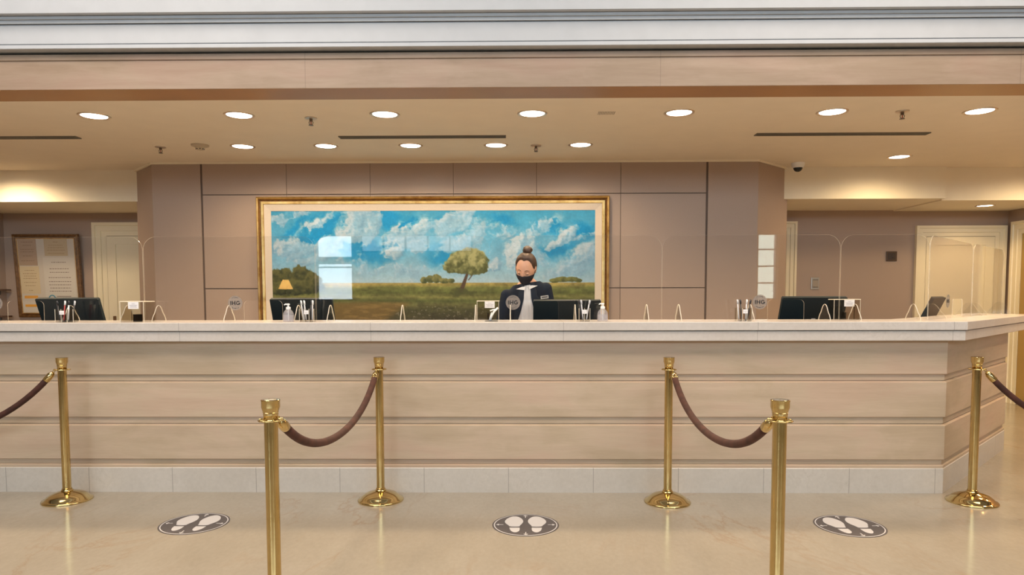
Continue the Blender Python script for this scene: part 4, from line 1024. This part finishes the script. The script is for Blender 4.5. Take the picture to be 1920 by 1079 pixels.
# arms
SHL, SHR = Vector((-.150, -.070, 1.322)), Vector((.142, -.070, 1.375))
ELL, ELR = Vector((-.203, -.075, 1.085)), Vector((.203, -.070, 1.110))
WRL, WRR = Vector((-.105, -.225, .875)), Vector((.10, -.225, .880))
HM = Matrix.Translation((-.008, -.165, 1.533)) @ Matrix.Rotation(math.radians(7), 4, 'Y') @ Matrix.Rotation(math.radians(-13), 4, 'Z') @ Matrix.Rotation(math.radians(27), 4, 'X')
def head_l(dx, dy, dz, off=0, nose=1.0):
    """point on the head surface in head space; the face looks along -y"""
    x, y, z = .073*dx, .094*dy, (.116 if dz > 0 else .128)*dz
    if dz < 0:
        x *= 1-.30*dz*dz; y = y*(1-.10*dz*dz) if dy > 0 else y
        if dy > 0 and dz < -.3: y *= 1-.35*(-dz-.3)
    if dz > .2: x *= 1+.03*(dz-.2)
    if dy < 0:
        f_ = 0
        f_ += nose*(.015*math.exp(-(x/.0115)**2-((z+.034)/.019)**2)+.008*math.exp(-(x/.009)**2-((z+.006)/.022)**2))
        for s in (-1, 1):
            f_ -= .0075*math.exp(-((x-s*.031)/.015)**2-((z+.008)/.012)**2)
            f_ += .003*math.exp(-((x-s*.034)/.018)**2-((z-.012)/.009)**2)
            f_ += .004*math.exp(-((x-s*.040)/.018)**2-((z+.038)/.018)**2)
        f_ += nose*(.006*math.exp(-(x/.020)**2-((z+.062)/.006)**2)+.005*math.exp(-(x/.017)**2-((z+.075)/.006)**2))
        f_ += .006*math.exp(-(x/.022)**2-((z+.102)/.014)**2)
        y -= f_
    v = Vector((x, y, z))
    if off:
        n = Vector((dx/.072, dy/.094, dz/.116)).normalized(); v += n*off
    return v
def sph(az, el): return math.sin(az)*math.cos(el), -math.cos(az)*math.cos(el), math.sin(el)
bm = B()
torso(bm, .80, 1.455, -.012)
tube(bm, [(0, -.075, 1.40), (0, -.092, 1.45), HM @ Vector((0, .018, -.075)), HM @ Vector((0, .012, -.02))], [.062, .052, .049, .050], 20)
NA, NE = 72, 54; rows = []
for j in range(1, NE):
    el = -PI/2+PI*j/NE; rows.append([bm.verts.new(HM @ head_l(*sph(2*PI*i/NA, el))) for i in range(NA)])
for a, b_ in zip(rows, rows[1:]):
    for i in range(NA): bm.faces.new([a[i], a[(i+1) % NA], b_[(i+1) % NA], b_[i]])
bt = bm.verts.new(HM @ head_l(0, 0, -1)); tpv = bm.verts.new(HM @ head_l(0, 0, 1))
for i in range(NA): bm.faces.new([bt, rows[0][(i+1) % NA], rows[0][i]]); bm.faces.new([tpv, rows[-1][i], rows[-1][(i+1) % NA]])
for s in (-1, 1):
    blob(bm, HM @ Vector((s*.031, -.0805, -.009)), (.0125, .0085, .0078), 16, 12, HM.to_3x3().to_4x4())           # lowered lids
    em = HM.to_3x3().to_4x4() @ Matrix.Rotation(s*.45, 4, 'Z')
    blob(bm, HM @ Vector((s*.0745, .010, -.004)), (.006, .017, .029), 14, 10, em); blob(bm, HM @ Vector((s*.0735, .006, -.026)), (.006, .010, .012), 10, 8, em)
for sh, el, wr, s in ((SHL, ELL, WRL, -1), (SHR, ELR, WRR, 1)):
    limb(bm, [sh, sh.lerp(el, .5), el, el.lerp(wr, .35), wr], [.042, .038, .032, .031, .021])
    fd = (wr-el).normalized(); fwd = Vector((-s*.15, -.96, -.22)).normalized(); side = Vector((1, -s*.12, 0)).normalized()
    palm = wr+fwd*.042; rot = Matrix((side, -fwd, side.cross(-fwd))).transposed().to_4x4()
    blob(bm, wr+fwd*.012, (.021, .022, .015), 14, 10, rot); blob(bm, palm, (.036, .044, .0125), 18, 12, rot)
    dn = Vector((0, 0, -1))
    for k, (o_, l1, l2, l3) in enumerate(((-.031, .036, .022, .018), (-.0105, .042, .026, .020), (.0105, .039, .024, .019), (.031, .030, .018, .016))):
        if s > 0: o_ = -o_
        o_ = o_*1.0; sp2 = side*o_; b0 = palm+fwd*.026+sp2*.9
        p1 = b0+(fwd*.97+dn*.10+side*o_*3).normalized()*l1; p2 = p1+(fwd*.80+dn*.55+side*o_*2).normalized()*l2; p3 = p2+(fwd*.45+dn*.88).normalized()*l3
        tube(bm, [b0, p1, p2, p3], [.0092, .0085, .0078, .0064], 10); blob(bm, p1, .0086, 10, 8); blob(bm, p2, .0079, 10, 8); blob(bm, p3, .0065, 10, 8)
    q0 = wr+fwd*.018-side*s*.018; q1 = q0+(fwd*.62-side*s*.75+dn*.15).normalized()*.038; q2 = q1+(fwd*.93-side*s*.25+dn*.30).normalized()*.028
    tube(bm, [q0, q1, q2], [.0125, .0095, .0078], 10); blob(bm, q1, .0095, 10, 8); blob(bm, q2, .0078, 10, 8)
for s in (-1, 1):
    limb(bm, [Vector((s*.085, .0, .86)), Vector((s*.09, -.01, .48)), Vector((s*.095, .02, .10))], [.080, .052, .036])
    limb(bm, [Vector((s*.095, .025, .055)), Vector((s*.10, -.10, .035))], [.032, .026])
remesh('body', bm, SKIN, .0036, 2)
# eyes: lash lines and brows laid on the face
def face_curve(name, pts, r, mat, off=.001, nose=1.0):
    bm = B(); tube(bm, [HM @ (head_l(*sph(az, el), off, nose)) for az, el in pts], r, 8); return obj(name, bm, mat, person, smooth=True)
DARKH = simple('dark_brow_hair', (.035, .018, .012, 1), .6)
for s in (-1, 1):
    bm = B(); pts = []
    for k in range(9):
        q = -1+2*k/8; pts.append(HM @ Vector((s*(.031+q*.0125), -.0892+abs(q)**2*.006, -.0125-.0028*(1-q*q))))
    tube(bm, pts, [.0008+.0012*math.sin(PI*k/8) for k in range(9)], 8); obj('eyelashes', bm, MT['black'], person, smooth=True)
    pts = []
    for k in range(9):
        q = k/8; az = s*(.20+.46*q); el = .11+.055*math.sin(PI*min(1, q*1.25)*.8)-.02*q
        pts.append((az, el))
    o = face_curve('eyebrow', pts, [.0012, .0017, .0019, .0019, .0018, .0016, .0013, .0010, .0007], DARKH, .0002)
# mask
def grid_obj(name, fn, nu, nv, mat, thick=.0018, closed_u=False):
    bm = B(); vs = [[bm.verts.new(fn(i/nu, j/nv)) for i in range(nu+(0 if closed_u else 1))] for j in range(nv+1)]
    for j in range(nv):
        for i in range(nu): bm.faces.new([vs[j][i], vs[j][(i+1) % len(vs[j])], vs[j+1][(i+1) % len(vs[j])], vs[j+1][i]])
    bmesh.ops.recalc_face_normals(bm, faces=bm.faces)
    bmesh.ops.solidify(bm, geom=bm.faces[:], thickness=thick)
    return obj(name, bm, mat, person, smooth=True)
def maskf(u, v):
    az = (u*2-1)*1.32; c_ = math.cos(az); top_ = -.20-.02*(1-c_)-.10*max(0, 1-abs(az)/.35)*0+.10*max(0, 1-abs(az)/.4)*.3; bot = -1.22+.55*(1-c_)
    el = top_+(bot-top_)*v; p_ = head_l(*sph(az, el), .0065, .75)
    p_.y -= .012*math.exp(-(az/.5)**2)*math.exp(-((v-.35)/.4)**2)
    return HM @ p_
grid_obj('face_mask', maskf, 36, 18, MASKM)
for s in (-1, 1):
    bm = B(); a_ = HM @ head_l(*sph(s*1.28, -.20), .006, 0); b_ = HM @ Vector((s*.080, .022, .016)); c_ = HM @ head_l(*sph(s*1.22, -.62), .006, 0); d_ = HM @ Vector((s*.079, .026, -.018))
    tube(bm, [a_, b_, d_, c_], .0014, 6); obj('mask_ear_loop', bm, MASKM, person, smooth=True)
# hair: smooth cap pulled back into a bun
def hairline(az):
    a = abs((az+PI) % (2*PI)-PI)
    return float(np.interp(a, [0, .18, .45, .75, 1.0, 1.15, 1.32, 1.55, 1.8, 2.3, PI], [.80, .84, .86, .78, .52, .22, .04, .10, -.30, -.62, -.72]))
def hairf(u, v):
    az = u*2*PI-PI; e0 = hairline(az); el = e0+(PI/2-.01-e0)*(v**.9)
    fluff = .0075*min(1, v*5+.12)+.007*math.sin(PI*min(1, max(0, v)))*.8+.0012*math.sin(az*46+v*3)
    return HM @ head_l(*sph(az, el), fluff, 0)
grid_obj('hair', hairf, 120, 26, HAIR, .003, closed_u=True)
bm = B(); bc = Vector((.002, .040, .132)); 
sv = blob(bm, (0, 0, 0), (.038, .038, .032), 40, 20)
for v in sv:
    a = math.atan2(v.co.y, v.co.x); v.co *= 1+.05*math.sin(a*3+v.co.z*120)
bmesh.ops.transform(bm, matrix=HM @ Matrix.Translation(bc) @ Matrix.Rotation(-.25, 4, 'X'), verts=bm.verts); obj('hair_bun', bm, HAIR, person, smooth=True)
# blazer
bm = B(); torso(bm, .84, 1.418, .016)
for sh, el, wr, s in ((SHL, ELL, WRL, -1), (SHR, ELR, WRR, 1)):
    limb(bm, [sh+Vector((-s*.045, 0, .010)), sh+Vector((s*.006, 0, -.002)), sh.lerp(el, .5), el, el.lerp(wr, .4), el.lerp(wr, .92)], [.046, .052, .050, .048, .044, .036])
remesh('blazer', bm, NAVY, .006, 4)
# blouse front panel with soft vertical folds
def blouse_w(z): return float(np.interp(z, [1.0, 1.13, 1.22, 1.30, 1.38, 1.43], [.098, .080, .050, .032, .026, .026]))
def blf(u, v):
    z = 1.0+.400*v; w_ = blouse_w(z); x = (u*2-1)*w_+.004; rx, _, _ = tor(z); a = math.asin(max(-.98, min(.98, x/(rx+.02))))
    return T(z, a, .021+.0025*math.cos(x*260+z*14)*(1-v*.4))+Vector((0, 0, 0))
grid_obj('blouse', blf, 30, 34, BLOUSE, .002)
for s in (-1, 1):
    bm = B(); zz = 1.388
    pts3 = [T(zz+.004, s*.06, .028), T(zz+.006, s*.26, .029), T(zz-.004, s*.56, .032), T(zz-.022, s*.12, .032)]
    a = [bm.verts.new(p_) for p_ in pts3]; b_ = [bm.verts.new(p_+Vector((0, -.003, 0))) for p_ in pts3]
    bm.faces.new(a); bm.faces.new(b_[::-1])
    for i in range(4): bm.faces.new([a[i], a[(i+1) % 4], b_[(i+1) % 4], b_[i]])
    obj('blouse_collar_point', bm, BLOUSE, person)
    def lapf(u, v, s=s):
        z = 1.0+.412*v; w0 = blouse_w(z)-.002
        wid = float(np.interp(v, [0, .15, .62, .70, .74, .86, 1], [.004, .020, .058, .066, .048, .046, .030]))
        x = s*(w0+wid*u)+.004; rx, _, _ = tor(z); a = math.asin(max(-.97, min(.97, x/(rx+.03)))); return T(z, a, .0265-.004*u)
    grid_obj('lapel', lapf, 6, 40, simple('navy_lapel', (.009, .018, .034, 1), .75, spec=.2), .003)
def colf(u, v):
    a_ = PI*.45+PI*1.10*u; e_ = math.sin(PI*u); return T(1.385+.045*v*(.4+.6*e_), a_, .016-.014*v)
grid_obj('blazer_collar', colf, 30, 4, NAVY, .004)
bm = B(); c_ = T(1.290, .86, .030); nrm = Vector((math.sin(.55), -math.cos(.55), .05)).normalized(); rt_ = Vector((nrm.y*-1, nrm.x, 0)).normalized()*1; rt_ = Vector((math.cos(.55), math.sin(.55), .10)).normalized()
up_ = nrm.cross(rt_)*-1
def bdg(a, b_, t_): return c_+rt_*a+up_*b_+nrm*t_
prism(bm, [(-.035, -.012), (.035, -.012), (.035, .012), (-.035, .012)], bdg, -.002, .003); bd = obj('name_badge', bm, simple('silver_badge', (.62, .62, .60, 1), .35, .3), person)
bm = B(); prism(bm, [(-.028, -.006), (.028, -.006), (.028, .005), (-.028, .005)], bdg, .0025, .0036); obj('badge_text_strip', bm, simple('badge_strip', (.08, .08, .09, 1), .5), bd)
# trousers and shoes
bm = B(); torso(bm, .80, .98, .008)
for s in (-1, 1): limb(bm, [Vector((s*.085, .0, .86)), Vector((s*.09, -.01, .48)), Vector((s*.095, .02, .07))], [.094, .070, .062])
remesh('trousers', bm, NAVY, .008, 3)
for s in (-1, 1):
    bm = B(); limb(bm, [Vector((s*.095, .040, .040)), Vector((s*.098, -.03, .036)), Vector((s*.10, -.115, .032))], [.039, .038, .031])
    remesh('shoe', bm, MT['black'], .006, 2)
